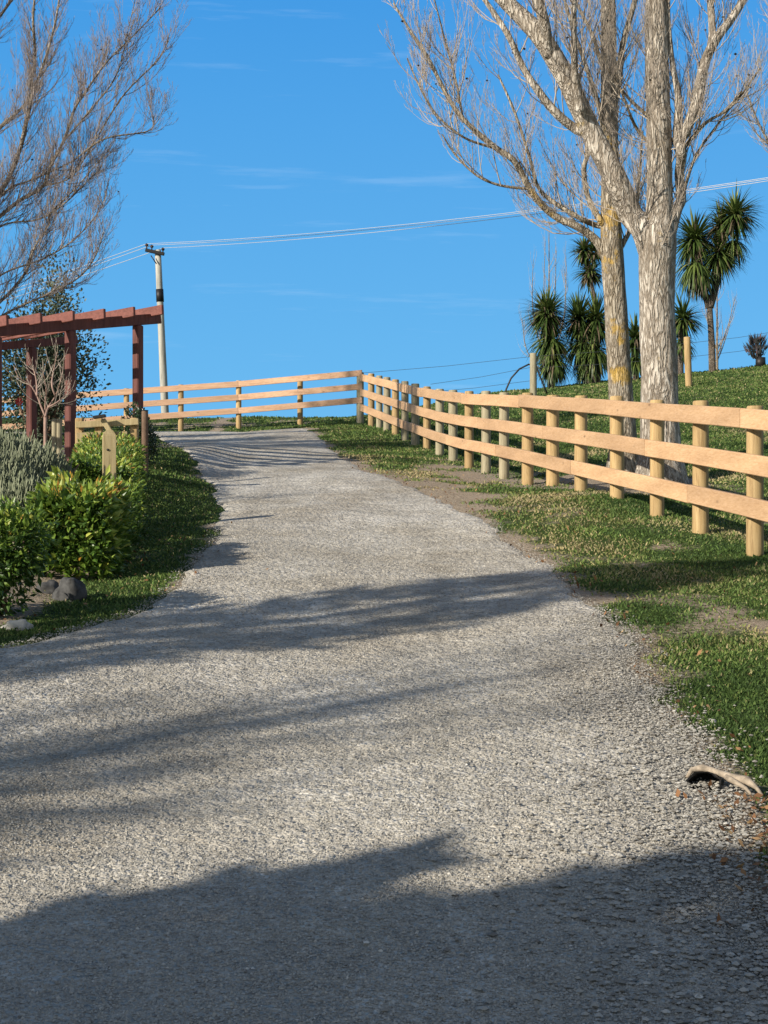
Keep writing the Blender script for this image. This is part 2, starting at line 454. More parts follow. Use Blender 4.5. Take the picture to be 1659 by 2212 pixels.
ry = np.concatenate([np.arange(-8, 3, .25), np.arange(3, 34.4, .05)])
nc = 44
t = np.linspace(0, 1, nc)
RX = xl(ry)[:, None]*(1-t)+xr(ry)[:, None]*t
RY = np.repeat(ry[:, None], nc, 1)
RZ = g(RX, RY)+.016
wheel = .018*np.sin(RX*4.0+RY*.3)*np.sin(RY*.7)*0
RZ[:, 0] -= .03; RZ[:, -1] -= .03
ii = np.arange(RX.size).reshape(RX.shape)
RQ = np.stack([ii[:-1, :-1], ii[:-1, 1:], ii[1:, 1:], ii[1:, :-1]], -1).reshape(-1, 4)
rd = np_mesh('driveway', np.stack([RX.ravel(), RY.ravel(), RZ.ravel()], 1), RQ, M['gravel'], smooth=True)
tag(rd, kind='structure')

# loose stones of the drive
def pebbles(name, n, ymin, ymax, pw, s0, s1, spill=0.):
    u = NR.random(n*2)
    # density falls with distance
    y = (ymin**pw+u*(ymax**pw-ymin**pw))**(1/pw)
    x = NR.uniform(-1, 1, n*2)*(y*.29+.25)
    a, b = xl(y), xr(y)
    keep = (x > a-spill*NR.random(n*2)) & (x < b+spill*NR.random(n*2)**2)
    x, y = x[keep][:n], y[keep][:n]
    k = len(x)
    s = NR.uniform(0, 1, k)**2.2*(s1-s0)+s0
    s *= 1+.05*np.clip(y-5, 0, 10)
    oc = np.array([(1, 0, 0), (0, 1, 0), (-1, 0, 0), (0, -1, 0), (0, 0, 1), (0, 0, -1)], float)
    P = oc[None]*s[:, None, None]*NR.uniform(.6, 1.25, (k, 6, 1))*np.array([1, 1, .62])
    P += NR.normal(0, .18, P.shape)*s[:, None, None]
    th = NR.uniform(0, 6.283, k); c, sn = np.cos(th)[:, None], np.sin(th)[:, None]
    PX = P[..., 0]*c-P[..., 1]*sn; PY = P[..., 0]*sn+P[..., 1]*c
    V = np.stack([PX+x[:, None], PY+y[:, None], P[..., 2]+(g(x, y)+.016+s*.2)[:, None]], -1).reshape(-1, 3)
    tr = np.array([(0, 1, 4), (1, 2, 4), (2, 3, 4), (3, 0, 4), (1, 0, 5), (2, 1, 5), (3, 2, 5), (0, 3, 5)])
    T = (tr[None]+6*np.arange(k)[:, None, None]).reshape(-1, 3)
    col = np.repeat(np.clip(NR.normal(.5, .19, k), 0, 1), 6)
    o = np_mesh(name, V, T, M['pebble'], col=col)
    return tag(o, kind='stuff')
o = pebbles('loose_gravel', 190000, 3.2, 14, -.4, .0026, .0068, .10)
tag(o, 'fine loose grey and beige gravel spread over the driveway', 'gravel')
_NR = NR.normal
def heavy():
    n = 9500
    y = 3.4+NR.random(n)**1.3*5.5; w = np.clip(1.0-(y-3.4)*.11, .25, 1)
    x = xr(y)-.02+np.where(NR.random(n) < .84, -np.abs(NR.normal(0, .30, n))*w*1.2, NR.exponential(.07, n))
    s = (NR.uniform(0, 1, n)**2.5*.0085+.0036)*np.clip(1.25-(y-3.4)*.1, .7, 1.2)
    oc = np.array([(1, 0, 0), (0, 1, 0), (-1, 0, 0), (0, -1, 0), (0, 0, 1), (0, 0, -1), (.75, .75, .3), (-.75, .7, .35), (-.7, -.75, .3), (.72, -.7, .35)], float)
    P = oc[None]*s[:, None, None]*NR.uniform(.7, 1.15, (n, 10, 1))*np.array([1.1, .9, .62])
    th = NR.uniform(0, 6.283, n); c, sn = np.cos(th)[:, None], np.sin(th)[:, None]
    V = np.stack([P[..., 0]*c-P[..., 1]*sn+x[:, None], P[..., 0]*sn+P[..., 1]*c+y[:, None], P[..., 2]+(g(x, y)+.018+s*.3)[:, None]], -1).reshape(-1, 3)
    tr = np.array([(0, 6, 4), (6, 1, 4), (1, 7, 4), (7, 2, 4), (2, 8, 4), (8, 3, 4), (3, 9, 4), (9, 0, 4), (6, 0, 5), (1, 6, 5), (7, 1, 5), (2, 7, 5), (8, 2, 5), (3, 8, 5), (9, 3, 5), (0, 9, 5)])
    T = (tr[None]+10*np.arange(n)[:, None, None]).reshape(-1, 3)
    o = np_mesh('coarse_gravel', V, T, M['pebble'], col=np.repeat(np.clip(NR.normal(.34, .24, n), 0, 1), 10), smooth=False)
    tag(o, 'coarser loose stones gathered along the lower right edge of the driveway', 'gravel', kind='stuff')
heavy()

# grass blades
def blades(n, ymin, ymax, pw, wide, sel, h0, h1):
    u = NR.random(n)
    y = (ymin**pw+u*(ymax**pw-ymin**pw))**(1/pw)
    x = NR.uniform(-1, 1, n)*(y*wide+.5)
    k = sel(x, y); x, y = x[k], y[k]
    d = dirt_at(x, y)
    k = NR.random(len(x)) > d*1.05-.05; x, y, d = x[k], y[k], d[k]
    k = (x < xl(y)-.0) | (x > xr(y)+.0) | (y > 34.3); x, y, d = x[k], y[k], d[k]
    cl = .5+.5*vnoise(x, y, 3.2, 21.)
    return x, y, d, cl
def blade_mesh(x, y, cl, h0, h1, d):
    k = len(x)
    h = (h0+(h1-h0)*NR.random(k)**1.6)*(.45+1.0*cl)
    w = .0014+.00042*y
    h = h*(1+.012*y)
    th = NR.uniform(0, 6.283, k); le = NR.uniform(.1, 1.1, k)
    la = NR.uniform(0, 6.283, k)
    dx, dy = np.cos(th), np.sin(th)
    lx, ly = np.cos(la)*le*h, np.sin(la)*le*h
    z = g(x, y)-.004
    mh = h*.55
    V = np.stack([
        np.stack([x-dx*w, y-dy*w, z], -1), np.stack([x+dx*w, y+dy*w, z], -1),
        np.stack([x+lx*.35-dx*w*.8, y+ly*.35-dy*w*.8, z+mh], -1), np.stack([x+lx*.35+dx*w*.8, y+ly*.35+dy*w*.8, z+mh], -1),
        np.stack([x+lx, y+ly, z+h*.9], -1)], 1).reshape(-1, 3)
    tr = np.array([(0, 1, 3), (0, 3, 2), (2, 3, 4)])
    T = (tr[None]+5*np.arange(k)[:, None, None]).reshape(-1, 3)
    dry = vnoise(x, y, .9, 5.)*(x > -1)*np.where(y > 25, .4, 1)-.1*(x < -1)-.05*(y > 25)
    c = np.clip(NR.normal(.45, .2, k)+1.05*np.clip(dry, -.3, 1)+.2*np.clip(d, 0, 1)+(NR.random(k) < .05)*.5, 0, 1)
    return V, T, np.repeat(c, 5)
parts = []
for (n, a, b, pw, wide, h0, h1) in ((800000, 3.4, 38, -.55, .40, .010, .034), (170000, 14, 47, .8, .34, .015, .045)):
    x, y, d, cl = blades(n, a, b, pw, wide, lambda x, y: (x > -7) & ((x > xr(y)) | (x < xl(y)) | (y > 34.3)), h0, h1)
    parts.append(blade_mesh(x, y, cl, h0, h1, d))
off = 0; VV, TT, CC = [], [], []
for V, T, c in parts:
    VV.append(V); TT.append(T+off); CC.append(c); off += len(V)
o = np_mesh('grass', np.concatenate(VV), np.concatenate(TT), M['blade'], col=np.concatenate(CC))
tag(o, 'short green grass with drier tufts on the verges and the hillside', 'grass', kind='stuff')

# fallen leaves
k = 520
y = NR.uniform(3.6, 22, k)**1.0; x = xr(y)+NR.exponential(.55, k)-.12
k2 = 520
x = np.concatenate([x, NR.normal(1.33, .12, k2), -1.5+NR.normal(-.3, .3, 120)]); y = np.concatenate([y, NR.uniform(4.0, 5.3, k2), NR.uniform(8.4, 14, 120)])
k = len(x); s = NR.uniform(.007, .019, k); z = g(x, y)+.026
th = NR.uniform(0, 6.283, k); ti = NR.normal(0, .6, (k, 2))
loc4 = np.array([(-1, 0), (0, -.55), (1, 0), (0, .55)])
lx = loc4[:, 0][None]*np.cos(th)[:, None]-loc4[:, 1][None]*np.sin(th)[:, None]
ly = loc4[:, 0][None]*np.sin(th)[:, None]+loc4[:, 1][None]*np.cos(th)[:, None]
V = np.stack([x[:, None]+lx*s[:, None], y[:, None]+ly*s[:, None], z[:, None]+(lx*ti[:, :1]+ly*ti[:, 1:])*s[:, None]], -1).reshape(-1, 3)
T = (np.array([(0, 1, 2), (0, 2, 3)])[None]+4*np.arange(k)[:, None, None]).reshape(-1, 3)
o = np_mesh('fallen_leaves', V, T, M['litter'], col=np.repeat(NR.random(k), 4))
tag(o, 'brown and tan fallen leaves lying along the grass verge', 'leaf litter', kind='stuff')

# ------------------------------------------------------------------ fences
def round_post(x, y, ztop, r, m, parent, name='post', lean=0., zbot=None):
    z0 = (gz(x, y)-.3) if zbot is None else zbot
    n = 12; H = ztop-z0
    zs = [z0, z0+H*.25, z0+H*.5, z0+H*.75, ztop-.012, ztop]
    b = MB()
    b.tube([(x+lean*(zz-z0), y, zz) for zz in zs], [r*1.03, r*1.01, r, r*.99, r*.98, r*.9], 16, wob=.05)
    for q in range(1, 3): b.sm[-q] = False
    return b.build(name, m, parent)
post_u = [1605, 1490, 1398, 1313, 1237, 1177, 1124, 1074, 1036, 1000, 966, 938, 911, 886, 864, 844, 826, 810, 793]
post_y = [FA/((u-829.5)/F-FB) for u in post_u]
rt_y = [0, 5, 11.3, 13.27, 15.45, 17.97, 19.5, 23.1, 25.7, 33.9, 34.4]
rt_z = [1.25, 1.74, 2.378, 2.564, 2.77, 3.00, 3.15, 3.455, 3.73, 4.751, 4.81]
def rtop(y): return float(np.interp(y, rt_y, rt_z))
fence = thing('post_and_rail_fence', (fence_x(20), 20, gz(fence_x(20), 20)), 'new timber fence with closely spaced round posts running uphill beside the driveway', 'fence')
allp = [5.9, 7.1, 8.3, 9.5, 10.7]+post_y
for i, y in enumerate(allp):
    x = fence_x(y)+.095
    grey = y > 19.6 and i % 3 != 2
    r = (.072+R.uniform(-.004, .006))
    round_post(x, y, rtop(y)+.030+R.uniform(-.012, .012), r, M['postgrey'] if grey else M['post'], fence)
# rails : boards about 3.6 m, joints staggered on posts
for k, dz in enumerate((-.078, -.425, -.775)):
    st = [0, 2, 1][k]
    js = [0]+list(range(st+2, len(allp)-1, 3))+[len(allp)-1]
    for a, b_ in zip(js[:-1], js[1:]):
        m_ = MB()
        ysub = allp[a:b_+1]
        jz = R.uniform(-.007, .007); pts = [(fence_x(y)-.003+R.uniform(-.004, .002), y+(.006 if j == 0 else -.006 if j == b_-a else 0), rtop(y)+dz+jz+R.uniform(-.003, .003)) for j, y in enumerate(ysub)]
        if b_ == len(allp)-1: pts.append((fence_x(34.3)-.003, 34.3, rtop(34.3)+dz))
        w, h = .045, .158
        vs, fs = [], []
        c = .006
        prof = [(-w/2+c, -h/2), (w/2-c, -h/2), (w/2, -h/2+c), (w/2, h/2-c), (w/2-c, h/2), (-w/2+c, h/2), (-w/2, h/2-c), (-w/2, -h/2+c)]
        for (px, py, pz) in pts:
            for (qx, qz) in prof: vs.append((px+qx, py+qx*.15, pz+qz))
        n = len(pts)
        for s_ in range(n-1):
            for q in range(8): fs.append((s_*8+q, s_*8+(q+1) % 8, s_*8+8+(q+1) % 8, s_*8+8+q))
        fs.append(tuple(reversed(range(8)))); fs.append(tuple(range((n-1)*8, n*8)))
        m_.add(vs, fs); m_.build('rail', M['rail'], fence)

f2 = thing('post_and_rail_fence', (-3.5, 35, gz(-3.5, 35)), 'new timber fence with three level rails crossing the skyline at the top of the driveway', 'fence')
YF = 35.0
def rtop2(x): return 4.89+(x+.63)*.0695
up = [-20, 80, 150, 272, 390, 515, 648]
for u in up:
    x = (u-829.5)/F*YF
    round_post(x, YF+.07, rtop2(x)+.02, .066, M['post'], f2)
x0 = (780-829.5)/F*34.45
round_post(x0-.02, 34.42, rtop(34.4)+.04, .085, M['postgrey'], f2)
ends = [-10.2, (150-829.5)/F*YF, (515-829.5)/F*YF, x0+.03]
for dz in (-.07, -.385, -.70):
    for a, b_ in zip(ends[:-1], ends[1:]):
        m_ = MB(); y1 = YF-.015 if b_ < -1 else 34.34
        y0 = YF-.015
        m_.bar((a+.003, y0, rtop2(a)+dz), (b_-.003, y1, rtop2(b_)+dz), .04, .14, bev=.005)
        m_.build('rail', M['railx'], f2)

# old wire fence on the hill
wf = thing('wire_fence', (W(1152, 852, 36).x, 36, gz(W(1152, 852, 36).x, 36)), 'old wire fence with two weathered posts on the hillside behind the timber fence', 'fence')
wp = [(1152, 763, 36, 0, 'postgrey', .085), (1489, 728, 36, .035, 'post', .085)]
for u, vt, d, lean, mm, r in wp:
    p = W(u, vt, d)
    round_post(p.x, p.y, p.z, r, M[mm], wf, lean=-lean)
for (a, b_) in (((780, 806), (1150, 770)), ((930, 830), (1150, 793)), ((900, 849), (1150, 822)), ((1150, 770), (1489, 741)), ((1150, 795), (1489, 771)), ((1489, 741), (1700, 712)), ((1489, 771), (1700, 742))):
    p = W(*a, 36); q = W(*b_, 36)
    b = MB(); b.tube([p, (p+q)/2-Vector((0, 0, .03)), q], [.006]*3, 4, cap=False); b.build('wire', M['fwire'], wf)
b = MB(); pts = [W(u, v, 37) for u, v in ((1092, 860), (1093, 842), (1104, 817), (1122, 797), (1142, 787), (1158, 790), (1166, 812), (1176, 836), (1182, 850))]
b.tube(pts, [.022]*9, 6)
o = b.build('bent_pipe', M['iron'], loc=(W(1142, 850, 37).x, 37, gz(W(1142, 850, 37).x, 37)))
tag(o, 'dark bent pipe arching over the grass beside the weathered wire fence post', 'pipe')

# ------------------------------------------------------------------ bare trees
UP = Vector((0, 0, 1))
def interp_path(pts, rad, n):
    pts = [Vector(p) for p in pts]; m = len(pts)
    out, rr = [], []
    for i in range(n):
        t = i/(n-1)*(m-1); k = min(int(t), m-2); f = t-k
        p0, p1, p2, p3 = pts[max(k-1, 0)], pts[k], pts[k+1], pts[min(k+2, m-1)]
        q = .5*((2*p1)+(p2-p0)*f+(2*p0-5*p1+4*p2-p3)*f*f+(3*p1-p0-3*p2+p3)*f**3)
        out.append(q); rr.append(rad[k]*(1-f)+rad[k+1]*f)
    return out, rr
class Twigs:
    """3 sided thin tubes, fast"""
    def __init__(s): s.P = []; s.R = []; s.n = []; s.c = []
    def add(s, pts, rad, c):
        s.P.append(pts); s.R.append(rad); s.c.append(c)
    def build(s, name, m, parent, loc=None):
        V, T, C = [], [], []
        off = 0
        by = {}
        for p, r, c in zip(s.P, s.R, s.c): by.setdefault(len(p), []).append((p, r, c))
        for n, L in by.items():
            P = np.array([[tuple(q) for q in a[0]] for a in L]); Rr = np.array([a[1] for a in L]); c = np.array([a[2] for a in L])
            tg = P[:, -1]-P[:, 0]; tg /= np.linalg.norm(tg, axis=1, keepdims=True)+1e-9
            ref = np.where(np.abs(tg[:, 2:3]) < .9, np.array([[0, 0, 1.]]), np.array([[1., 0, 0]]))
            a = np.cross(tg, ref); a /= np.linalg.norm(a, axis=1, keepdims=True); b = np.cross(tg, a)
            ring = []
            for k in range(3):
                an = 2*math.pi*k/3
                ring.append(P+(a*math.cos(an)+b*math.sin(an))[:, None]*Rr[..., None])
            ring = np.stack(ring, 2)                      # m, n, 3, 3
            m_ = len(L)
            V.append(ring.reshape(-1, 3)); C.append(np.repeat(c, n*3))
            fq = []
            for i in range(n-1):
                for k in range(3): fq.append((i*3+k, i*3+(k+1) % 3, i*3+3+(k+1) % 3, i*3+3+k))
            fq = np.array(fq)
            T.append((fq[None]+(np.arange(m_)*n*3)[:, None, None]+off).reshape(-1, 4)); off += m_*n*3
        return np_mesh(name, np.concatenate(V), np.concatenate(T), m, parent, loc, col=np.concatenate(C), smooth=True)
def sprout(tw, path, rad, rng, n, L, ang, upw, levels, t0=.15, bias=None, thick=1., wig=.075, segs=6, tip=.0018, lim=None):
    """side branches along a path; levels = list of (n, Lfactor, ang)"""
    m = len(path)
    for _ in range(n):
        t = t0+(1-t0)*rng.random()
        k = t*(m-1); i = min(int(k), m-2); f = k-i
        p = path[i].lerp(path[i+1], f); r = rad[i]*(1-f)+rad[i+1]*f
        tg = (path[i+1]-path[i]).normalized()
        o = tg.orthogonal().normalized(); az = rng.uniform(0, 2*math.pi)
        s_ = o*math.cos(az)+tg.cross(o)*math.sin(az)
        if bias is not None: s_ = (s_+bias*.6).normalized()
        a = math.radians(rng.gauss(ang, ang*.2))
        d = (tg*math.cos(a)+s_*math.sin(a)).normalized()
        ln = L*rng.uniform(.55, 1.15)*(1-.45*t)
        r0 = min(r*.62, ln*.0125*thick+.0015)
        pts, rr = [p.copy()], [r0]
        q = p.copy()
        for j in range(segs):
            d = (d+UP*upw*rng.uniform(.6, 1.4)+Vector((rng.gauss(0, wig), rng.gauss(0, wig), rng.gauss(0, wig)))).normalized()
            q = q+d*ln/segs
            pts.append(q.copy()); rr.append(max(tip, r0*(1-(j+1)/segs)**.8))
        tw.add(pts, rr, min(1, max(0, rng.gauss(.5, .2)+r0*10)))
        if levels:
            nn, lf, a2 = levels[0]
            sprout(tw, pts, rr, rng, max(1, int(nn*ln/L+.5)), ln*lf, a2, upw*.9, levels[1:], .12, None, thick, wig, max(3, segs-2), tip, lim)

def bare_tree(name, label, cat, d, trunk, limbs, bark, seed, base=None, twn=1., L=1.5, group=None, jit=.25, upw=.16, tsides=20, levels=None, ang=48, pods=0, twthick=1., per=9, twm='twig', lw=1.):
    """trunk, limbs: lists of (u, v, w[, dd]) traced in picture units at depth d"""
    rng = random.Random(seed)
    def cv(L_):
        return [W(q[0], q[1], d+(q[3] if len(q) > 3 else 0)) for q in L_], [q[2]*.5*d/F for q in L_]
    tp, tr = cv(trunk)
    gb = gz(tp[0].x, tp[0].y)
    root = thing(name, (tp[0].x, tp[0].y, gb), label, cat, group)
    tp.insert(0, Vector((tp[0].x, tp[0].y, gb-.2))); tr.insert(0, tr[0]*1.55); tp[1].z = max(tp[1].z, gb+.35)
    P, Rr = interp_path(tp, tr, 70)
    b = MB(); b.tube(P, Rr, tsides, wob=.055); b.build('trunk', bark, root)
    tw = Twigs()
    lv = levels or [(9, .42, 38), (5, .45, 36)]
    # twigs on the stem itself
    sprout(tw, P, Rr, rng, int(26*twn), L*1.2, 52, upw, lv, .45, thick=twthick)
    for L_ in limbs:
        lp, lr = cv(L_); lr = [q*lw for q in lr]
        for i in range(4 if lr[0] > .1 else 1, len(lp)): lp[i].y += rng.gauss(0, jit)*.3
        n = max(12, len(lp)*5)
        P2, R2 = interp_path(lp, lr, n)
        b = MB(); b.tube(P2, R2, 12 if lr[0] > .04 else 7, wob=.045); b.build('limb', bark if lr[0] > .03 else M['twigbark'], root)
        ll = sum((P2[i+1]-P2[i]).length for i in range(n-1))
        sprout(tw, P2, R2, rng, int(per*twn*ll), L, ang, upw, lv, .12, thick=twthick)
    tw.build('twigs', M[twm], root)['kind'] = 'stuff'
    if pods:
        b = MB()
        for _ in range(pods):
            p = rng.choice(tw.P); c = Vector(p[-1]); s_ = rng.uniform(.014, .024)
            pts = [c+Vector((x*s_, y*s_, z*s_*.8)) for x, y, z in ((1, 0, 0), (0, 1, 0), (-1, 0, 0), (0, -1, 0), (0, 0, 1), (0, 0, -1))]
            b.add(pts, [(0, 1, 4), (1, 2, 4), (2, 3, 4), (3, 0, 4), (1, 0, 5), (2, 1, 5), (3, 2, 5), (0, 3, 5)])
        b.build('seed_heads', M['iron'], root)['kind'] = 'stuff'
    return root
M['bark'] = m_bark('grey_bark', (.17, .14, .11), (.40, .35, .28), (.58, .53, .45))
M['twigbark'] = m_bark('limb_bark', (.20, .165, .12), (.42, .36, .27), (.58, .50, .38), scale=2.)
dA, dB = 19.6, 18.2
spotsA = [(tuple(W(1343, 808, dA-.15)), .22, .42), (tuple(W(1338, 715, dA-.15)), .26, .30), (tuple(W(1320, 560, dA-.15)), .5, .2), (tuple(W(1322, 470, dA-.15)), .55, .26), (tuple(W(1318, 300, dA-.15)), .6, .16), (tuple(W(1180, 445, dA-.1)), .8, .14)]
M['barkA'] = m_bark('lichen_bark', (.20, .17, .12), (.42, .37, .29), (.57, .52, .43), (.58, .36, .05), spotsA)
spotsB = [(tuple(W(1250, 240, dB)), .7, .12), (tuple(W(1160, 190, dB)), .6, .1)]
M['barkB'] = m_bark('pale_fissured_bark', (.23, .20, .16), (.50, .45, .38), (.70, .65, .56), (.50, .36, .12), spotsB, scale=.95)

bare_tree('bare_tree', 'pale grey bare tree with a thick trunk forking into a leaning limb behind the fence', 'tree', dB,
    [(1427, 1010, 92), (1425, 900, 82), (1423, 780, 78), (1420, 660, 76), (1419, 590, 77), (1421, 520, 80), (1425, 460, 60), (1425, 400, 55), (1424, 300, 54), (1420, 180, 52), (1418, 60, 48), (1417, -80, 42), (1414, -250, 34), (1410, -500, 18)],
    [[(1426, 660, 40, .05), (1418, 600, 54, .02), (1406, 540, 60), (1388, 492, 58), (1366, 462, 56), (1330, 392, 54), (1276, 281, 49), (1222, 178, 46), (1163, 86, 43), (1109, 16, 37), (1040, -60, 28), (960, -200, 14)],
     [(1270, 285, 24), (1244, 273, 22), (1195, 238, 20), (1157, 189, 17), (1130, 140, 15), (1098, 81, 14), (1065, 22, 12), (1010, -60, 8)],
     [(1255, 240, 24, -.2), (1245, 170, 17, -.4), (1240, 90, 14, -.5), (1238, 0, 12, -.5), (1235, -90, 9, -.5)],
     [(1185, 120, 26, -.2), (1176, 60, 26, -.3), (1160, 0, 25, -.4), (1140, -80, 20, -.5)],
     [(1440, 590, 22), (1447, 520, 24), (1463, 455, 23), (1474, 427, 24), (1470, 373, 22), (1466, 335, 24), (1461, 300, 20), (1464, 216, 16), (1452, 140, 13), (1442, 40, 11), (1440, -80, 7)],
     [(1463, 315, 24), (1478, 284, 25), (1503, 216, 26), (1524, 135, 25), (1546, 86, 22), (1590, 26, 20), (1640, -60, 14)],
     [(1535, 105, 18), (1540, 60, 17), (1535, 0, 16), (1530, -90, 10)],
     [(1462, 305, 9), (1449, 298, 10), (1400, 258, 9), (1352, 200, 7), (1313, 140, 5), (1290, 60, 3)],
     [(1470, 330, 10), (1520, 270, 8), (1580, 230, 6), (1640, 150, 4)],
     [(1475, 420, 8), (1500, 340, 7), (1550, 270, 6), (1600, 200, 3)],
     [(1430, 330, 8), (1385, 280, 8), (1350, 230, 6), (1330, 150, 4)]],
    M['barkB'], 11, L=1.35, pods=24, lw=.93, upw=.24, per=8, twn=1., levels=[(11, .55, 28), (6, .55, 24)], twthick=.62)
bare_tree('bare_tree', 'slimmer bare tree with orange lichen on its straight trunk behind the fence', 'tree', dA,
    [(1347, 1000, 60), (1343, 880, 54), (1337, 780, 50), (1331, 680, 49), (1326, 600, 49), (1321, 520, 47), (1318, 440, 40), (1318, 360, 38), (1316, 240, 36), (1315, 120, 34), (1314, 0, 31), (1312, -150, 24), (1308, -400, 12)],
    [[(1318, 575, 24), (1305, 548, 22), (1285, 518, 19), (1248, 490, 17), (1207, 469, 15), (1170, 442, 15), (1141, 408, 14), (1109, 356, 13), (1065, 319, 12), (1001, 265, 10), (963, 205, 9), (925, 130, 8), (887, 65, 6), (850, 0, 4)],
     [(1315, 490, 13), (1290, 482, 13), (1249, 470, 11), (1195, 432, 10), (1163, 400, 8), (1141, 335, 7), (1109, 243, 6), (1076, 162, 4)],
     [(1310, 490, 14), (1292, 475, 14), (1271, 421, 12), (1260, 367, 11), (1270, 324, 9), (1265, 250, 6), (1250, 160, 4)],
     [(1335, 545, 14), (1349, 520, 12), (1362, 497, 10), (1373, 459, 8), (1380, 380, 6), (1390, 280, 4)],
     [(1320, 260, 16), (1332, 190, 15), (1346, 97, 14), (1372, 0, 12), (1395, -100, 8)],
     [(1141, 408, 6), (1080, 400, 6), (1030, 380, 5), (985, 330, 5), (955, 290, 3)],
     [(1065, 319, 6), (1000, 300, 5), (940, 250, 5), (905, 190, 4), (880, 120, 3)],
     [(1312, 330, 12), (1290, 230, 11), (1262, 140, 9), (1235, 60, 8), (1205, -40, 5)],
     [(1312, 180, 10), (1275, 80, 8), (1240, 0, 7), (1215, -90, 5)],
     [(1001, 265, 5), (985, 180, 5), (960, 90, 4), (935, 0, 3)]],
    M['barkA'], 23, L=1.3, pods=36, upw=.26, per=8, twn=1., levels=[(11, .55, 28), (6, .55, 24)], twthick=.62)
# tree whose branches reach in from the right
bare_tree('bare_tree', 'bare tree whose thin twigs reach in from the right edge', 'tree', 24,
    [(1960, 1000, 60), (1950, 800, 52), (1945, 600, 46), (1940, 400, 36), (1935, 100, 26), (1930, -300, 10)],
    [[(1945, 640, 18), (1850, 520, 14), (1760, 420, 10), (1680, 330, 6), (1630, 250, 4), (1610, 180, 3)],
     [(1942, 500, 16), (1850, 350, 12), (1760, 200, 8), (1700, 50, 5), (1670, -60, 3)]],
    M['bark'], 31, L=1.3, upw=.24, per=9, twn=1., levels=[(12, .5, 34), (6, .5, 30)], twthick=.8)
# tree on the left, trunk out of the frame
bare_tree('bare_tree', 'wide bare tree with fine ascending branches above the red pergola', 'tree', 23,
    [(-260, 1050, 70), (-262, 900, 62), (-258, 780, 56), (-245, 640, 50), (-225, 500, 42), (-205, 300, 34), (-190, 100, 26), (-180, -200, 14)],
    [[(-262, 820, 30), (-190, 640, 24), (-90, 520, 18), (0, 419, 14), (17, 380, 14), (43, 320, 13), (63, 271, 12), (70, 215, 11), (68, 175, 10), (74, 116, 9), (78, 50, 8), (76, -40, 6)],
     [(-262, 860, 26), (-170, 640, 20), (-70, 530, 15), (0, 467, 12), (40, 429, 11), (89, 401, 10), (112, 356, 10), (139, 304, 9), (162, 231, 8), (185, 195, 7), (231, 145, 5), (297, 69, 4), (347, 15, 3)],
     [(-240, 640, 22), (-120, 400, 15), (0, 280, 11), (40, 244, 9), (66, 205, 8), (99, 132, 7), (125, 40, 6), (135, -40, 4)],
     [(-70, 530, 9), (0, 415, 7), (66, 386, 6), (150, 350, 5), (231, 310, 5), (320, 281, 4), (331, 250, 2)],
     [(89, 401, 6), (148, 380, 5), (200, 310, 5), (264, 205, 5), (340, 130, 4), (368, 85, 2)],
     [(-262, 900, 24), (-180, 800, 18), (-90, 720, 12), (0, 647, 9), (50, 587, 8), (79, 541, 7), (99, 488, 6), (112, 455, 5), (165, 406, 4), (225, 330, 3)],
     [(-255, 930, 16), (-130, 780, 11), (0, 683, 7), (99, 643, 6), (165, 600, 5), (205, 555, 4), (224, 495, 2)],
     [(-200, 760, 14), (-80, 560, 9), (0, 488, 6), (82, 472, 5), (140, 440, 5), (185, 396, 4), (215, 350, 2)],
     [(-220, 840, 14), (-90, 690, 9), (0, 600, 6), (90, 560, 5), (160, 520, 4), (215, 450, 3), (235, 390, 2)],
     [(-230, 450, 16), (-120, 200, 12), (-20, 60, 9), (50, -40, 6)],
     [(-190, 250, 14), (-80, 60, 9), (20, -60, 6)],
     [(139, 304, 6), (200, 240, 5), (250, 160, 4), (280, 60, 3), (290, -20, 2)]],
    M['bark'], 45, L=1.2, pods=25, upw=.22, per=13, ang=38, twn=1., lw=.72, levels=[(10, .52, 30), (6, .52, 28)], twthick=.62, twm='twigdark')

# trees behind the photographer: their shadows cross the drive
def shade_tree(name, label, x, y, h, seed, spread, nl, L, twn=1., upw=.2, grp='bare trees beside the lower driveway', sub=1.):
    rng = random.Random(seed)
    gb = gz(x, y)
    root = thing(name, (x, y, gb), label, 'tree', None)
    n = 24; P, Rr = [], []
    for i in range(n):
        t = i/(n-1)
        P.append(Vector((x+.25*math.sin(t*3+seed), y+.2*math.sin(t*4), gb-.2+t*h))); Rr.append(.20*(1-t)**.8+.012)
    b = MB(); b.tube(P, Rr, 14, wob=.08); b.build('trunk', M['bark'], root)
    tw = Twigs(); lv = [(int(9*sub), .45, 36), (5, .45, 34)]
    for k in range(nl):
        t = rng.uniform(.12, .92); i = int(t*(n-1)); p = P[i].copy(); az = rng.uniform(0, 6.283)
        d = Vector((math.cos(az), math.sin(az), .7)).normalized()
        ln = spread*(1-t*.6)*rng.uniform(.7, 1.2); pts, rr = [p.copy()], [Rr[i]*.45]
        for j in range(8):
            d = (d+UP*.16+Vector((rng.gauss(0, .07),)*3)).normalized(); p = p+d*ln/8; pts.append(p.copy()); rr.append(max(.006, Rr[i]*.45*(1-(j+1)/8)))
        b = MB(); b.tube(pts, rr, 7); b.build('limb', M['twigbark'], root)
        sprout(tw, pts, rr, rng, int(9*twn*ln), L, 42, upw, lv, .1, thick=1.)
    tw.build('twigs', M['twig'], root)['kind'] = 'stuff'
    return root
M['leafdark'] = m_attr('dark_glossy_leaf', [(0, (.012, .028, .010)), (.6, (.030, .062, .018)), (1, (.09, .12, .035))], .35, .5, .1)
M['leafgrey'] = m_attr('grey_green_leaf', [(0, (.13, .15, .09)), (.6, (.27, .30, .19)), (1, (.42, .44, .30))], .8, .2, .15)
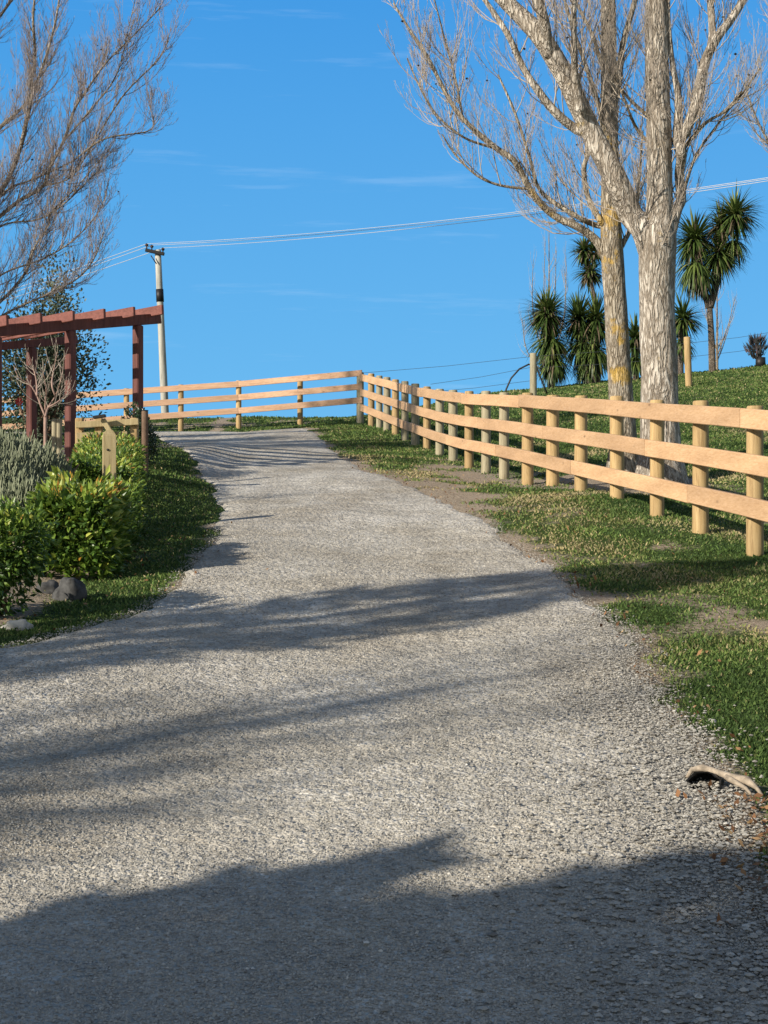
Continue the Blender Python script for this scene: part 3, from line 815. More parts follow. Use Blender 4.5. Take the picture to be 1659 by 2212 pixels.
M['leafgreen'] = m_attr('fresh_leaf', [(0, (.03, .07, .012)), (.4, (.09, .17, .025)), (.75, (.28, .38, .055)), (.95, (.48, .50, .10)), (1, (.50, .26, .04))], .4, .45, .25)
M['leafolive'] = m_attr('olive_leaf', [(0, (.06, .07, .035)), (1, (.20, .21, .12))], .6, .3, .15)
M['leafcam'] = m_attr('camellia_leaf', [(0, (.02, .035, .016)), (.6, (.06, .085, .045)), (1, (.17, .19, .12))], .5, .4, .1)
M['stem'] = m_plain('brown_stem', (.16, .105, .07), .9)
M['pinkstem'] = m_plain('pinkish_stem', (.33, .22, .175), .9)
M['sword'] = m_attr('sword_leaf', [(0, (.20, .15, .10)), (.18, (.16, .13, .08)), (.22, (.03, .055, .015)), (.55, (.08, .13, .03)), (.85, (.18, .23, .06)), (1, (.34, .34, .12))], .45, .4, .2)

def leaves(n, pts, sizes, asp, droop, rng, curl=.15, nrm=None, spread=1.):
    """n leaf blades (kite of 4 triangles-ish); pts (n,3), growing outwards along nrm"""
    k = len(pts)
    d = nrm+rng.normal(0, .55*spread, (k, 3)); d[:, 2] += droop
    d /= np.linalg.norm(d, axis=1, keepdims=True)+1e-9
    r = rng.normal(0, 1, (k, 3)); sdv = np.cross(d, r); sdv /= np.linalg.norm(sdv, axis=1, keepdims=True)+1e-9
    up = np.cross(sdv, d)
    L = sizes[:, None]; w = L*asp
    tip = pts+d*L-up*L*curl
    mid = pts+d*L*.5+up*L*curl*.4
    V = np.stack([pts, mid+sdv*w-up*w*.3, tip, mid-sdv*w-up*w*.3, mid+up*w*.05], 1).reshape(-1, 3)
    tr = np.array([(0, 1, 4), (1, 2, 4), (2, 3, 4), (3, 0, 4)])
    T = (tr[None]+5*np.arange(k)[:, None, None]).reshape(-1, 3)
    return V, T
def shrub(name, label, cat, c, rad, n, size, asp, mt, seed, lumps=7, droop=.0, colr=(.5, .22), stem=None, topc=.0, squash=1., loose=.25, clus=1):
    """leafy mass: lumps of leaves inside an ellipsoid standing on the ground"""
    rng = np.random.default_rng(seed)
    x, y, z0, = c; rx, ry_, h = rad
    root = thing(name, (x, y, gz(x, y)), label, cat)
    cs = []
    for i in range(lumps):
        a = rng.uniform(0, 6.283); q = rng.uniform(.1, .62)
        cs.append((x+rx*q*math.cos(a), y+ry_*q*math.sin(a), z0+h*rng.uniform(.25, .78), rng.uniform(.34, .52)))
    cs = np.array(cs)
    m = n//clus
    li = rng.integers(0, lumps, m)
    v = rng.normal(0, 1, (m, 3)); v /= np.linalg.norm(v, axis=1, keepdims=True)
    rr = rng.uniform(.35, 1+loose, m)**.5
    C = cs[li]
    scl = C[:, 3:4]*np.array([[rx, ry_, h*.62]])*1.25
    P = C[:, :3]+v*rr[:, None]*scl
    P[:, 2] = np.maximum(P[:, 2], z0+.02)
    nr = v.copy(); nr[:, 2] += .35
    P = np.repeat(P, clus, 0); nr = np.repeat(nr, clus, 0)
    P += rng.normal(0, size*.25, P.shape)
    V, T = leaves(len(P), P, rng.uniform(.6, 1.15, len(P))*size, asp, droop, rng, nrm=nr, spread=1.)
    col = np.clip(rng.normal(colr[0], colr[1], len(P))+topc*np.clip((P[:, 2]-z0)/h-.5, -.5, .5), 0, 1)  # topc puts a sunlit top into the leaf colour
    np_mesh('foliage', V, T, mt, root, col=np.repeat(col, 5))
    b = MB(); rg = random.Random(seed)
    for i in range(lumps):
        p = Vector((x+rg.uniform(-.15, .15)*rx, y+rg.uniform(-.15, .15)*ry_, gz(x, y)-.05)); q = Vector(cs[i][:3])
        b = MB(); b.tube([p, p.lerp(q, .5)+Vector((0, 0, .05)), q], [.012+h*.012, .01+h*.008, .006], 6)
        b.build('stem', stem or M['stem'], root)
    return root

def hedge(name, label, line, half, h, n, size, mt, seed, colr=(.5, .25), topc=.5, asp=.2, cat='hedge'):
    """clipped leafy mass along a line of ground points"""
    rng = np.random.default_rng(seed)
    line = np.array(line, float); c0 = line.mean(0)
    root = thing(name, (c0[0], c0[1], gz(*c0)), label, cat)
    t = rng.random(n)*(len(line)-1); k = np.minimum(t.astype(int), len(line)-2); f = (t-k)[:, None]
    C = line[k]*(1-f)+line[k+1]*f
    tg = line[k+1]-line[k]; tg /= np.linalg.norm(tg, axis=1, keepdims=True); sd = np.stack([tg[:, 1], -tg[:, 0]], 1)
    a = rng.uniform(-.15, math.pi+.15, n); e = .45
    cx = np.sign(np.cos(a))*np.abs(np.cos(a))**e; cz = np.clip(np.sin(a), 0, 1)**e
    q = rng.uniform(.45, 1.0, n)**.5
    endf = np.minimum(t, len(line)-1-t); endf = np.clip(endf/.18, 0, 1)**.4
    lump = 1+.16*vnoise(C[:, 0]*1.+cx, C[:, 1]+cz, 2.6, seed)+.08*vnoise(C[:, 0]+cx*2, C[:, 1]+cz*2, 7, seed)
    off = cx*half*q*lump*(.55+.45*endf); P2 = C+sd*off[:, None]
    z = g(P2[:, 0], P2[:, 1])+.03+np.where(rng.random(n) < .3, rng.random(n)*cz, cz*q)*h*lump*(.6+.4*endf)
    e_ = rng.random(n) < .28
    t0 = rng.uniform(-.02, .10, n); Ce = line[0]+(line[1]-line[0])*t0[:, None]; oe = rng.uniform(-.85, .85, n)*half
    Pe = Ce+sd*oe[:, None]
    P2 = np.where(e_[:, None], Pe, P2); ze = g(Pe[:, 0], Pe[:, 1])+.03+rng.random(n)*h*.9*lump; z = np.where(e_, ze, z); t = np.where(e_, 0, t); cx = np.where(e_, oe/half*.4, cx); cz = np.where(e_, .3, cz)
    P = np.stack([P2[:, 0], P2[:, 1], z], 1)
    fr = (t < .3)*1.0
    nr = np.stack([sd[:, 0]*cx-tg[:, 0]*fr*.8, sd[:, 1]*cx-tg[:, 1]*fr*.8, .3+.8*cz], 1)
    V, T = leaves(n, P, rng.uniform(.55, 1.2, n)*size, asp, -.2, rng, nrm=nr)
    col = np.clip(rng.normal(colr[0], colr[1], n)+topc*np.clip(cz*q-.6, -.5, .5), 0, 1)  # leaf colour lightened higher up to stand in for sun on the top
    np_mesh('foliage', V, T, mt, root, col=np.repeat(col, 5))
    b = MB(); rg = random.Random(seed)
    for i in range(9):
        u_ = rg.random()*(len(line)-1); k_ = min(int(u_), len(line)-2); p = line[k_]*(1-u_+k_)+line[k_+1]*(u_-k_)
        x, y = p[0]+rg.uniform(-.3, .3)*half, p[1]; z0 = gz(x, y)
        b = MB(); b.tube([(x, y, z0-.05), (x+rg.uniform(-.05, .05), y, z0+h*.4), (x+rg.uniform(-.12, .12), y+rg.uniform(-.1, .1), z0+h*.85)], [.014, .010, .005], 6)
        b.build('stem', M['stem'], root)
    return root

# ------------------------------------------------------------------ pergola
PD = Vector((.6, .8, 0)); PW = Vector((.8, -.6, 0))    # along the beams, along the rafters
def pg(s_, w=0., z=0.): return Vector((-4.24, 20, 0))+PD*s_-PW*w+Vector((0, 0, z))
def pu(s_): return 4.05+.16*s_                            # underside of the front beam
perg = thing('pergola', (pg(0).x, pg(0).y, gz(pg(0).x, pg(0).y)), 'dark red timber pergola with slanting rafters above the garden bed on the left', 'pergola')
def squarepost(p, q, w, m, parent, name='post'):
    b = MB(); b.bar(p, q, w, w, side=PW); return b.build(name, m, parent)
for s_ in (1.244, 0, -1.244, -2.5, -3.73):
    p = pg(s_); squarepost((p.x, p.y, gz(p.x, p.y)-.1), (p.x, p.y, pu(s_)), .122, M['red'], perg)
for s_ in (1.33, .0, -1.3, -2.6):
    p = pg(s_, 2.4); squarepost((p.x, p.y, gz(p.x, p.y)-.1), (p.x, p.y, pu(s_)-.16), .125, M['red'], perg)
b = MB(); b.bar(pg(-5.3, 0, pu(-5.3)+.075), pg(1.68, 0, pu(1.68)+.075), .06, .15); b.build('beam', M['red'], perg)
b = MB(); b.bar(pg(-5.3, 2.4, pu(-5.3)-.10), pg(2.23, 2.4, pu(2.23)-.10), .06, .12); b.build('beam', M['red'], perg)
for k in range(13):
    s_ = 1.49-.55*k
    b = MB(); z_ = pu(s_)+.15+.03
    b.bar(pg(s_, 2.75, z_-.14), pg(s_, -.25, z_+.012), .045, .135); b.build('rafter', M['redx'], perg)

# ------------------------------------------------------------------ garden on the left
shrub('lavender_bush', 'large grey green lavender bush spreading under the pergola', 'shrub', (-3.05, 12.9, gz(-3.05, 12.9)), (.62, .6, .82), 10, .1, .1, M['leafgrey'], 5, lumps=6)
def spikes(parent, c, rx, ry_, h, n, L, m, seed, w=.006):
    rng = np.random.default_rng(seed)
    a = rng.uniform(0, 6.283, n); q = np.sqrt(rng.random(n))
    x = c[0]+rx*q*np.cos(a); y = c[1]+ry_*q*np.sin(a)
    top = h*np.sqrt(np.clip(1-.75*q**2, 0, 1))*(1+.1*vnoise(x, y, 5))*rng.uniform(.82, 1.05, n)
    tw = Twigs()
    for i in range(n):
        ln = L*rng.uniform(.5, 1.2)
        z1 = c[2]+top[i]
        zz = z1-ln if rng.random() < .55 else c[2]+rng.uniform(.05, 1)*top[i]
        ox, oy = (x[i]-c[0])/rx, (y[i]-c[1])/ry_
        p = Vector((x[i], y[i], zz)); d = Vector((ox*.35+rng.normal(0, .12), oy*.35+rng.normal(0, .12), 1)).normalized()
        tw.add([p, p+d*ln*.5, p+d*ln*.95+UP*.0, p+d*ln], [w*.6, w*1.1, w, w*.3], float(np.clip(rng.normal(.5, .25), 0, 1)))
    o = tw.build('flower_stalks', m, parent); o['kind'] = 'stuff'; return o
lav = COL.objects['lavender_bush']
for ch in list(lav.children):
    if ch.name.startswith('foliage'): bpy.data.objects.remove(ch)
spikes(lav, (-3.36, 12.9, gz(-3.36, 12.9)), .62, .7, .70, 26000, .13, M['leafgrey'], 3, .0042)
spikes(lav, (-3.45, 12.2, gz(-3.45, 12.2)), .62, .6, .66, 15000, .13, M['leafgrey'], 4, .0042)
spikes(lav, (-2.95, 11.9, gz(-2.95, 11.9)), .30, .4, .42, 9000, .12, M['leafgrey'], 8, .0042)

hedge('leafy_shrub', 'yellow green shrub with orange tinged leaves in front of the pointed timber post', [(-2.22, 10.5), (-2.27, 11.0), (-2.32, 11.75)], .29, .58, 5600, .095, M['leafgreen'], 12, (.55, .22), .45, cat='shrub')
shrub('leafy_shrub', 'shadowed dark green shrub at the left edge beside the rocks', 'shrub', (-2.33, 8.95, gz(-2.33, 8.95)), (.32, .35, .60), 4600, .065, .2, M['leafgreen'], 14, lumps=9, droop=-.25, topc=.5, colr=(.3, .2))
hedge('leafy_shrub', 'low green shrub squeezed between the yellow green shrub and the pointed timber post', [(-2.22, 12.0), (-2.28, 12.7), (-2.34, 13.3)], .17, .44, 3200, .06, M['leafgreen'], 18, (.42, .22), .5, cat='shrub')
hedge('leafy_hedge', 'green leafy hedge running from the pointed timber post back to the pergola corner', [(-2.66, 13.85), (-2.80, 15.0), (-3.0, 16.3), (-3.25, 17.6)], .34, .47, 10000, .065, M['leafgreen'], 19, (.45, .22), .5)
shrub('climbing_shrub', 'dark twiggy climber growing up the nearest right post of the pergola', 'shrub', (-3.12, 19.0, gz(-3.12, 19.0)), (.20, .75, .75), 3600, .055, .25, M['leafdark'], 15, lumps=9, colr=(.35, .2))
shrub('camellia_tree', 'dense dark camellia behind the pergola posts', 'tree', (-6.0, 25.6, gz(-6.0, 25.6)), (1.05, .85, 2.35), 9500, .075, .3, M['leafcam'], 16, lumps=26, colr=(.5, .28), loose=.35)
shrub('slim_evergreen', 'thin olive green evergreen rising above the pergola rafters', 'tree', (-6.1, 27.5, gz(-6.1, 27.5)), (.42, .4, 3.6), 3600, .075, .3, M['leafolive'], 17, lumps=16, colr=(.5, .25), loose=.6)
b = MB(); rg = random.Random(3)
cf = W(42, 868, 24.4)
b2 = MB()
for k in range(7):
    a = k*.9
    p = cf+Vector((math.cos(a)*.02, 0, math.sin(a)*.02)); q = cf+Vector((math.cos(a)*.055, -.02, math.sin(a)*.055)); sd2 = Vector((-math.sin(a)*.02, 0, math.cos(a)*.02))
    b.add([cf, q+sd2, q*1.0+Vector((math.cos(a)*.015, -.01, math.sin(a)*.015)), q-sd2], [(0, 1, 2), (0, 2, 3)])
M['redflower'] = m_plain('red_petal', (.55, .03, .04), .5)
b.build('flower', M['redflower'], COL.objects['camellia_tree'])

# small bare tree with pinkish stem
rt = thing('bare_sapling', (W(98, 960, 15).x, 15, gz(W(98, 960, 15).x, 15)), 'small leafless pinkish sapling between the pergola posts', 'tree')
st = [W(u, v, 15) for u, v in ((98, 1060), (97, 1000), (98, 960), (98, 900))]
P, Rr = interp_path(st, [.024, .023, .02, .018], 10)
b = MB(); b.tube(P, Rr, 8, wob=.1); b.build('trunk', M['pinkstem'], rt)
tw = Twigs(); rg = random.Random(5)
for L_ in (((98, 900), (88, 876), (80, 855), (64, 830), (40, 815), (30, 790)), ((98, 900), (104, 880), (120, 855), (132, 820), (136, 795)), ((98, 900), (98, 870), (100, 840), (92, 800)), ((104, 880), (125, 868), (150, 845)), ((80, 855), (78, 820), (70, 790)), ((120, 855), (112, 830), (118, 790), (124, 760))):
    P, Rr = interp_path([W(u, v, 15+rg.uniform(-.15, .15)) for u, v in L_], [.012-.009*i/(len(L_)-1) for i in range(len(L_))], 12)
    b = MB(); b.tube(P, Rr, 6, wob=.1); b.build('limb', M['pinkstem'], rt)
    sprout(tw, P, Rr, rg, 9, .35, 40, .12, [(4, .4, 35)], .2)
tw.build('twigs', M['twig'], rt)['kind'] = 'stuff'

# pointed post, timber rails and brace
p0 = W(236, 1040, 13.5)
tp = thing('garden_post', (p0.x, 13.5, gz(p0.x, 13.5)), 'short square timber post with a chamfered top standing among the shrubs', 'post')
b = MB(); zt = EYE+(1106-940)/F*13.5; zb = gz(p0.x, 13.5)-.2
b.bar((p0.x, 13.5, zb), (p0.x, 13.5, zt), .118, .118, side=(.97, .24, 0), bev=.004)
b.build('shaft', M['pale'], tp)
b = MB(); w = .056
cp = [(-w, -w, 0), (w, -w, 0), (w, w, 0), (-w, w, 0), (-w*.55, -w*.55, .042), (w*.55, -w*.55, .042), (w*.55, w*.55, .042), (-w*.55, w*.55, .042)]
b.add([(p0.x+x*.97-y*.24, 13.5+x*.24+y*.97, zt+.001+z) for x, y, z in cp], [(0, 1, 5, 4), (1, 2, 6, 5), (2, 3, 7, 6), (3, 0, 4, 7), (4, 5, 6, 7), (3, 2, 1, 0)])
b.build('cap', M['pale'], tp)
kh = Vector((p0.x-.002, 13.5-.061, EYE+(1106-972)/F*13.5)); b = MB()
b.tube([kh, kh+Vector((0, -.006, 0))], [.011, .011], 10); b.build('hole_disc', M['iron'], tp)  # dark disc stands in for the shaded hole in the post
gp = thing('timber_barrier', (W(230, 960, 17.3).x, 17.3, gz(W(230, 960, 17.3).x, 17.3)), 'pale timber rail barrier with a diagonal brace behind the garden shrubs', 'fence')
for (u0, v0, u1, v1, h) in ((164, 912, 300, 905, .075), (166, 941, 276, 938, .13), (182, 972, 262, 966, .11)):
    b = MB(); b.bar(W(u0, v0+6, 17.3), W(u1, v1+6, 17.3), .045, h, side=(0, 1, 0)); b.build('rail', M['pale'], gp)
b = MB(); b.bar(W(222, 906, 17.2), W(246, 945, 17.2), .05, .06, side=(0, 1, 0)); b.build('brace', M['pale'], gp)
for u in (172, 214, 290):
    b = MB(); q = W(u, 903, 17.38); b.bar((q.x, 17.38, gz(q.x, 17.38)-.1), q, .09, .09, side=(1, 0, 0)); b.build('post', M['post'], gp)
b = MB(); b.bar(W(202, 902, 17.15), W(228, 898, 17.15), .09, .035, side=(0, 1, 0)); b.build('hinge', M['iron'], gp)
for u in (118, 128):
    q = W(u, 905, 20.6)
    round_post(q.x, 20.6, q.z, .04, M['postgrey'], gp)
# driveway side dark post under the pergola corner
q = W(313, 888, 18.1)
o = thing('round_post', (q.x, 18.1, gz(q.x, 18.1)), 'dark round timber post right beside the pergola corner', 'post')
round_post(q.x, 18.1, q.z, .042, M['stem'], o, name='shaft')
b = MB(); b.tube([q+Vector((0, 0, .002)), q+Vector((0, 0, .012))], [.046, .04], 12); b.build('cap', M['iron'], o)

def rock(name, label, c, r, seed, m, sq=(1, 1, .65)):
    import bmesh
    bm = bmesh.new(); bmesh.ops.create_icosphere(bm, subdivisions=3, radius=1)
    for v in bm.verts:
        n = noise.noise(v.co*1.3+Vector((seed, 0, 0)))*.45+noise.noise(v.co*4+Vector((seed, 3, 0)))*.12
        k = 1+n
        v.co = Vector((v.co.x*k*r*sq[0], v.co.y*k*r*sq[1], v.co.z*k*r*sq[2]))
    me = bpy.data.meshes.new(name); [setattr(f, 'smooth', True) for f in bm.faces]; bm.to_mesh(me); bm.free(); me.materials.append(m)
    o = bpy.data.objects.new(name, me); COL.objects.link(o)
    o.location = (c[0], c[1], gz(c[0], c[1])+r*sq[2]*.25)
    return tag(o, label, 'rock')
rock('garden_rock', 'dark blue grey rock between the yellow green shrub and the shadowed shrub', (-2.06, 9.7), .11, 2, M['rock'], (.9, 1, 1.2))
rock('garden_rock', 'rounded grey rock half buried under the brown leaf litter', (-2.25, 9.95), .09, 7, M['rock'])
rock('garden_rock', 'small pale rock at the foot of the shadowed shrub at the left edge', (-2.13, 8.58), .055, 5, M['rockpale'], (1.5, .7, .8))
rock('pale_stone', 'single pale stone lying in the middle of the gravel', (-.264, 4.88), .016, 9, M['rockpale'], (1.2, 1, .9))
rock('pale_stone', 'beige stone on the gravel beside the leaf litter at the lower right', (.96, 4.55), .017, 11, M['rockpale'])
rock('pale_stone', 'cream stone lying on the grass beside the broken drain pipe', (1.43, 6.45), .02, 12, M['rockpale'])

# broken drain pipe at the edge of the drive
dc = W(1525, 1715, 5.45)
dr = thing('drain_pipe', (1.17, 5.42, gz(1.17, 5.42)), 'broken drain pipe end with a dark mouth at the right edge of the gravel', 'pipe')
zc = gz(1.17, 5.42)
a0 = Vector((1.135, 5.47, zc+.035)); a1 = Vector((1.27, 5.30, zc+.0))
b = MB()
n = 18; rings = []
a0 = Vector((1.165, 5.385, zc+.034)); ax = Vector((.45, .88, -.12)).normalized(); sx_ = ax.cross(UP).normalized(); uz = sx_.cross(ax)
for (t_, r_) in ((0, .062), (.004, .054), (.10, .046)):
    rings.append([a0+ax*(t_+.008*math.sin(k*1.9))+(sx_*math.cos(2*math.pi*k/n)+uz*math.sin(2*math.pi*k/n)*.62)*r_*(1+.07*math.sin(k*2.3)) for k in range(n)])
b.add([p for r_ in (rings[0], rings[1]) for p in r_], [(k, (k+1) % n, n+(k+1) % n, n+k) for k in range(n)])
b.add([p for r_ in (rings[1], rings[2]) for p in r_], [(k, (k+1) % n, n+(k+1) % n, n+k) for k in range(n)])
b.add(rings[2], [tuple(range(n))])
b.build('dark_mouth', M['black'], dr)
b = MB()
sh = [(-.03, .045, .03), (-.01, .06, .055), (.03, .05, .066), (.07, .02, .058), (.10, -.02, .05), (.13, -.05, .045), (.165, -.07, .04), (.19, -.11, .02), (.2, -.15, .0)]
b.tube([(1.155+x, 5.45+y, zc+z) for x, y, z in sh], [.004, .007, .009, .009, .011, .016, .018, .012, .005], 8, wob=1.2)
b.tube([(1.155+x, 5.45+y, zc+z) for x, y, z in ((.10, -.03, .045), (.12, -.07, .035), (.15, -.12, .02), (.16, -.15, .005))], [.012, .012, .008, .004], 7, wob=.7)
b.build('broken_rim', M['concrete'], dr)

# ------------------------------------------------------------------ power pole and wires
pb, pt = W(358, 925, 50), W(341, 540, 50)
pole = thing('utility_pole', (pb.x, 50, gz(pb.x, 50)), 'pale wooden utility pole with a short crossarm beyond the fence', 'pole')
dirp = (pt-pb).normalized(); bb = pb-dirp*3.2
P = [bb+(pt-bb)*i/8 for i in range(9)]
b = MB(); b.tube(P, [.15-.045*i/8 for i in range(9)], 14, wob=.03); b.build('shaft', M['pole'], pole)
q0, q1 = W(346., 652, 50), W(344.8, 625, 50)
b = MB(); b.tube([q0, q1], [.132, .130], 14); b.build('band', M['iron'], pole)
b = MB(); b.bar(W(314, 540, 49.85), W(355, 549, 49.85), .1, .11, side=(0, 1, 0)); b.build('crossarm', M['iron'], pole)
ins = [W(317, 533, 49.85), W(328, 536, 49.85), W(352, 542, 49.85)]
for p in ins:
    b = MB(); b.tube([p+Vector((0, 0, -.06)), p, p+Vector((0, 0, .03)), p+Vector((0, 0, .07)), p+Vector((0, 0, .11))], [.02, .02, .055, .06, .03], 10); b.build('insulator', M['ceramic'], pole)
b = MB(); b.tube([W(326, 552, 49.8), W(338, 570, 49.8)], [.02, .02], 6); b.build('stay', M['iron'], pole)
for k, p in enumerate(ins):
    far = W(2050, 322+k*2.5, 30)+Vector((0, 0, 0))
    lft = W(-420, 742+k*9, 62)
    pts = []
    for i in range(25):
        t_ = i/24; q = (p+UP*.1).lerp(far, t_); q.z -= .9*4*t_*(1-t_)*.35; pts.append(q)
    b = MB(); b.tube(pts, [.0075]*25, 5, cap=False)
    o = b.build('power_line', M['wire'], loc=p); tag(o, 'bright overhead power wire running from the pole across the sky to the right', 'wire', 'power wires to the right of the pole')
    pts = []
    for i in range(15):
        t_ = i/14; q = (p+UP*.1).lerp(lft, t_); q.z -= .25*4*t_*(1-t_); pts.append(q)
    b = MB(); b.tube(pts, [.010]*15, 5, cap=False)
    o = b.build('power_line', M['wire'], loc=p); tag(o, 'faint overhead power wire sloping down to the left of the pole behind the tree', 'wire', 'power wires to the left of the pole')

# ------------------------------------------------------------------ cabbage trees and distant trees on the hill
def head(parent, c, n, L, rng, up=.25, droop=.55, dead=.12, w=.028, low=0.):
    """rosette of sword leaves"""
    V, T, C = [], [], []
    L *= 1.4; n = int(n*2.0); w *= 1.15
    for i in range(n):
        z = rng.uniform(-1+low, 1); a = rng.uniform(0, 2*math.pi); q = math.sqrt(max(0, 1-z*z))
        d = Vector((q*math.cos(a), q*math.sin(a), z*.9+up)).normalized()
        ln = L*rng.uniform(.65, 1.1); s_ = d.cross(UP)
        if s_.length < .1: s_ = Vector((1, 0, 0))
        s_.normalize()
        b0 = len(V); p = c+d*.05; ww = w*rng.uniform(.8, 1.2)
        dd = d.copy(); k = 4
        dr_ = droop*rng.uniform(.5, 1.6)
        for j in range(k+1):
            wj = ww*(1-(j/k)**2)*(.7 if j == 0 else 1)+.001
            V += [tuple(p-s_*wj), tuple(p+s_*wj)]
            dd = (dd-UP*dr_*.35).normalized(); p = p+dd*ln/k
        for j in range(k): T.append((b0+2*j, b0+2*j+1, b0+2*j+3, b0+2*j+2))
        isd = rng.random() < dead*(1.5 if z < -.1 else .3)
        cc = rng.uniform(0, .15) if isd else min(1, max(.24, rng.gauss(.5, .2)+.15*z))
        C += [cc]*(2*(k+1))
    return V, T, C
M['ctrunk'] = m_bark('corky_bark', (.10, .08, .06), (.24, .2, .16), (.36, .31, .26), scale=2.)
def cabbage(label, base, stems, heads, seed, r=.11):
    rng = random.Random(seed)
    bp = W(*base, 45)
    root = thing('cabbage_tree', (bp.x, 45, gz(bp.x, 45)), label, 'tree')
    for S in stems:
        pts = [W(u, v, 45) for u, v in S]
        if S[0] == base: pts[0].z = gz(pts[0].x, 45)-.2
        P, Rr = interp_path(pts, [r*(1-.3*i/(len(pts)-1)) for i in range(len(pts))], 14)
        b = MB(); b.tube(P, Rr, 10, wob=.1); b.build('trunk', M['ctrunk'], root)
    for h in heads:
        u, v, n, L = h[:4]; kw = h[4] if len(h) > 4 else {}
        c = W(u, v, 45+rng.uniform(-.2, .2))
        V, T, C = head(root, c, n, L, rng, **kw)
        np_mesh('crown', V, T, M['sword'], root, col=C)
    return root
cabbage('short bushy cabbage tree with leaves down to the grass beside the weathered fence post', (1192, 845), [[(1192, 845), (1190, 780), (1186, 700)]],
    [(1183, 682, 230, .72), (1190, 735, 200, .75, dict(up=-.2, droop=.9)), (1196, 780, 160, .62, dict(up=-.3, droop=1.1)), (1174, 672, 60, .5, dict(dead=.6))], 1)
cabbage('broad clump of low cabbage trees just left of the lichen covered trunk', (1282, 835), [[(1275, 838), (1262, 770), (1252, 700)], [(1282, 835), (1285, 770), (1290, 690)]],
    [(1250, 692, 190, .72), (1288, 695, 190, .75), (1258, 740, 150, .75, dict(up=-.2, droop=.9)), (1286, 755, 150, .7, dict(up=-.3, droop=1.)), (1270, 790, 130, .55, dict(up=-.35, droop=1.1))], 2, .14)
cabbage('slender cabbage tree with two stacked leaf heads half hidden behind the lichen covered trunk', (1293, 835), [[(1293, 835), (1291, 700), (1283, 640), (1275, 596), (1267, 550)]],
    [(1262, 542, 110, .42, dict(dead=.35)), (1275, 590, 130, .45, dict(dead=.35)), (1284, 545, 70, .4)], 3, .07)
cabbage('low cabbage tree seen in the gap between the two large trunks', (1374, 832), [[(1374, 832), (1372, 735)]],
    [(1372, 732, 150, .62), (1374, 775, 110, .5, dict(up=-.3, droop=1.))], 4)
cabbage('dark stemmed cabbage tree at the right side of the thick pale trunk', (1467, 830), [[(1467, 830), (1470, 760), (1474, 700)]],
    [(1476, 690, 150, .62, dict(dead=.1)), (1472, 740, 90, .5, dict(up=-.3, droop=1.1))], 5, .13)
cabbage('tall forked cabbage tree with four shaggy heads against the sky', (1539, 804), [[(1539, 804), (1537, 740), (1533, 664)], [(1533, 664), (1520, 622), (1506, 540)], [(1533, 664), (1548, 610), (1555, 540), (1582, 480)]],
    [(1500, 520, 240, .78), (1503, 570, 150, .8, dict(up=-.5, droop=1.3)), (1588, 466, 190, .72), (1552, 548, 200, .75, dict(up=-.1)), (1557, 490, 110, .6, dict(dead=.7)), (1585, 520, 60, .6, dict(up=-.5, droop=1.2)), (1520, 590, 80, .6, dict(up=-.6, droop=1.2, dead=.5))], 6, .12)

bare_tree('distant_bare_tree', 'faint pinkish bare poplar far behind the short cabbage tree', 'tree', 62, [(1187, 900, 5), (1186, 800, 5), (1186, 700, 4), (1186, 600, 3), (1186, 500, 1.2)], [[(1186, 800, 3), (1160, 720, 2.5), (1150, 650, 2), (1152, 560, 1)], [(1186, 790, 3), (1215, 700, 2.5), (1222, 620, 2), (1222, 550, 1)], [(1186, 740, 2.5), (1175, 640, 2), (1178, 520, 1)], [(1186, 730, 2.5), (1198, 640, 2), (1202, 540, 1)], [(1186, 820, 2.5), (1140, 760, 2), (1128, 690, 1)]],
    M['twigbark'], 51, L=1.4, upw=.35, per=4, twn=.8, levels=[(6, .5, 25)], tsides=7, ang=32)
bare_tree('distant_bare_tree', 'thin bare poplar far behind the forked cabbage tree', 'tree', 60, [(1549, 850, 6), (1549, 780, 5.5), (1549, 700, 4), (1549, 620, 2)], [[(1549, 770, 3), (1572, 700, 2), (1588, 640, 1)], [(1549, 780, 3), (1565, 740, 2), (1592, 650, 1)], [(1549, 760, 3), (1530, 700, 2), (1520, 640, 1)]],
    M['twigbark'], 52, L=1.2, upw=.3, per=4, twn=.8, levels=[(5, .5, 25)], tsides=7, ang=32)
# small purple conifer with guard
sb = W(1634, 790, 46)
rt = thing('young_tree', (sb.x, 45.5, gz(sb.x, 45.5)), 'small dark flame shaped young tree standing alone on the hill crest at the right', 'tree')
c = W(1632, 742, 45.5); rg = random.Random(9)
V, T, C = [], [], []
for i in range(420):
    t_ = rg.random(); a = rg.uniform(0, 6.283); base = W(1634, 776-t_*44, 45.5); out = .34*math.sin(min(1, t_*1.2+.1)*math.pi*.75)
    p = base+Vector((math.cos(a), math.sin(a), 0))*out*rg.random()
    d = Vector((math.cos(a)*.55, math.sin(a)*.55, 1)).normalized(); ln = rg.uniform(.12, .28); s_ = d.cross(Vector((math.sin(a*3), 1, .2))).normalized()*.018
    b0 = len(V); V += [tuple(p-s_), tuple(p+s_), tuple(p+d*ln)]; T.append((b0, b0+1, b0+2)); C += [rg.random()]*3
M['purple'] = m_attr('purple_leaf', [(0, (.02, .03, .025)), (.6, (.05, .05, .05)), (1, (.13, .08, .09))], .6)
np_mesh('crown', V, T, M['purple'], rt, col=C)
b = MB(); z0 = gz(sb.x, 45.5); b.tube([(sb.x, 45.5, z0-.1), (sb.x, 45.5, z0+.45), (sb.x, 45.5, z0+1.0)], [.04, .035, .02], 7); b.build('trunk', M['stem'], rt)
b = MB(); b.tube([(sb.x, 45.5, z0-.02), (sb.x, 45.5, z0+.28)], [.16, .15], 10); b.build('guard', M['iron'], rt)

# shade trees, out of the picture on the left and behind

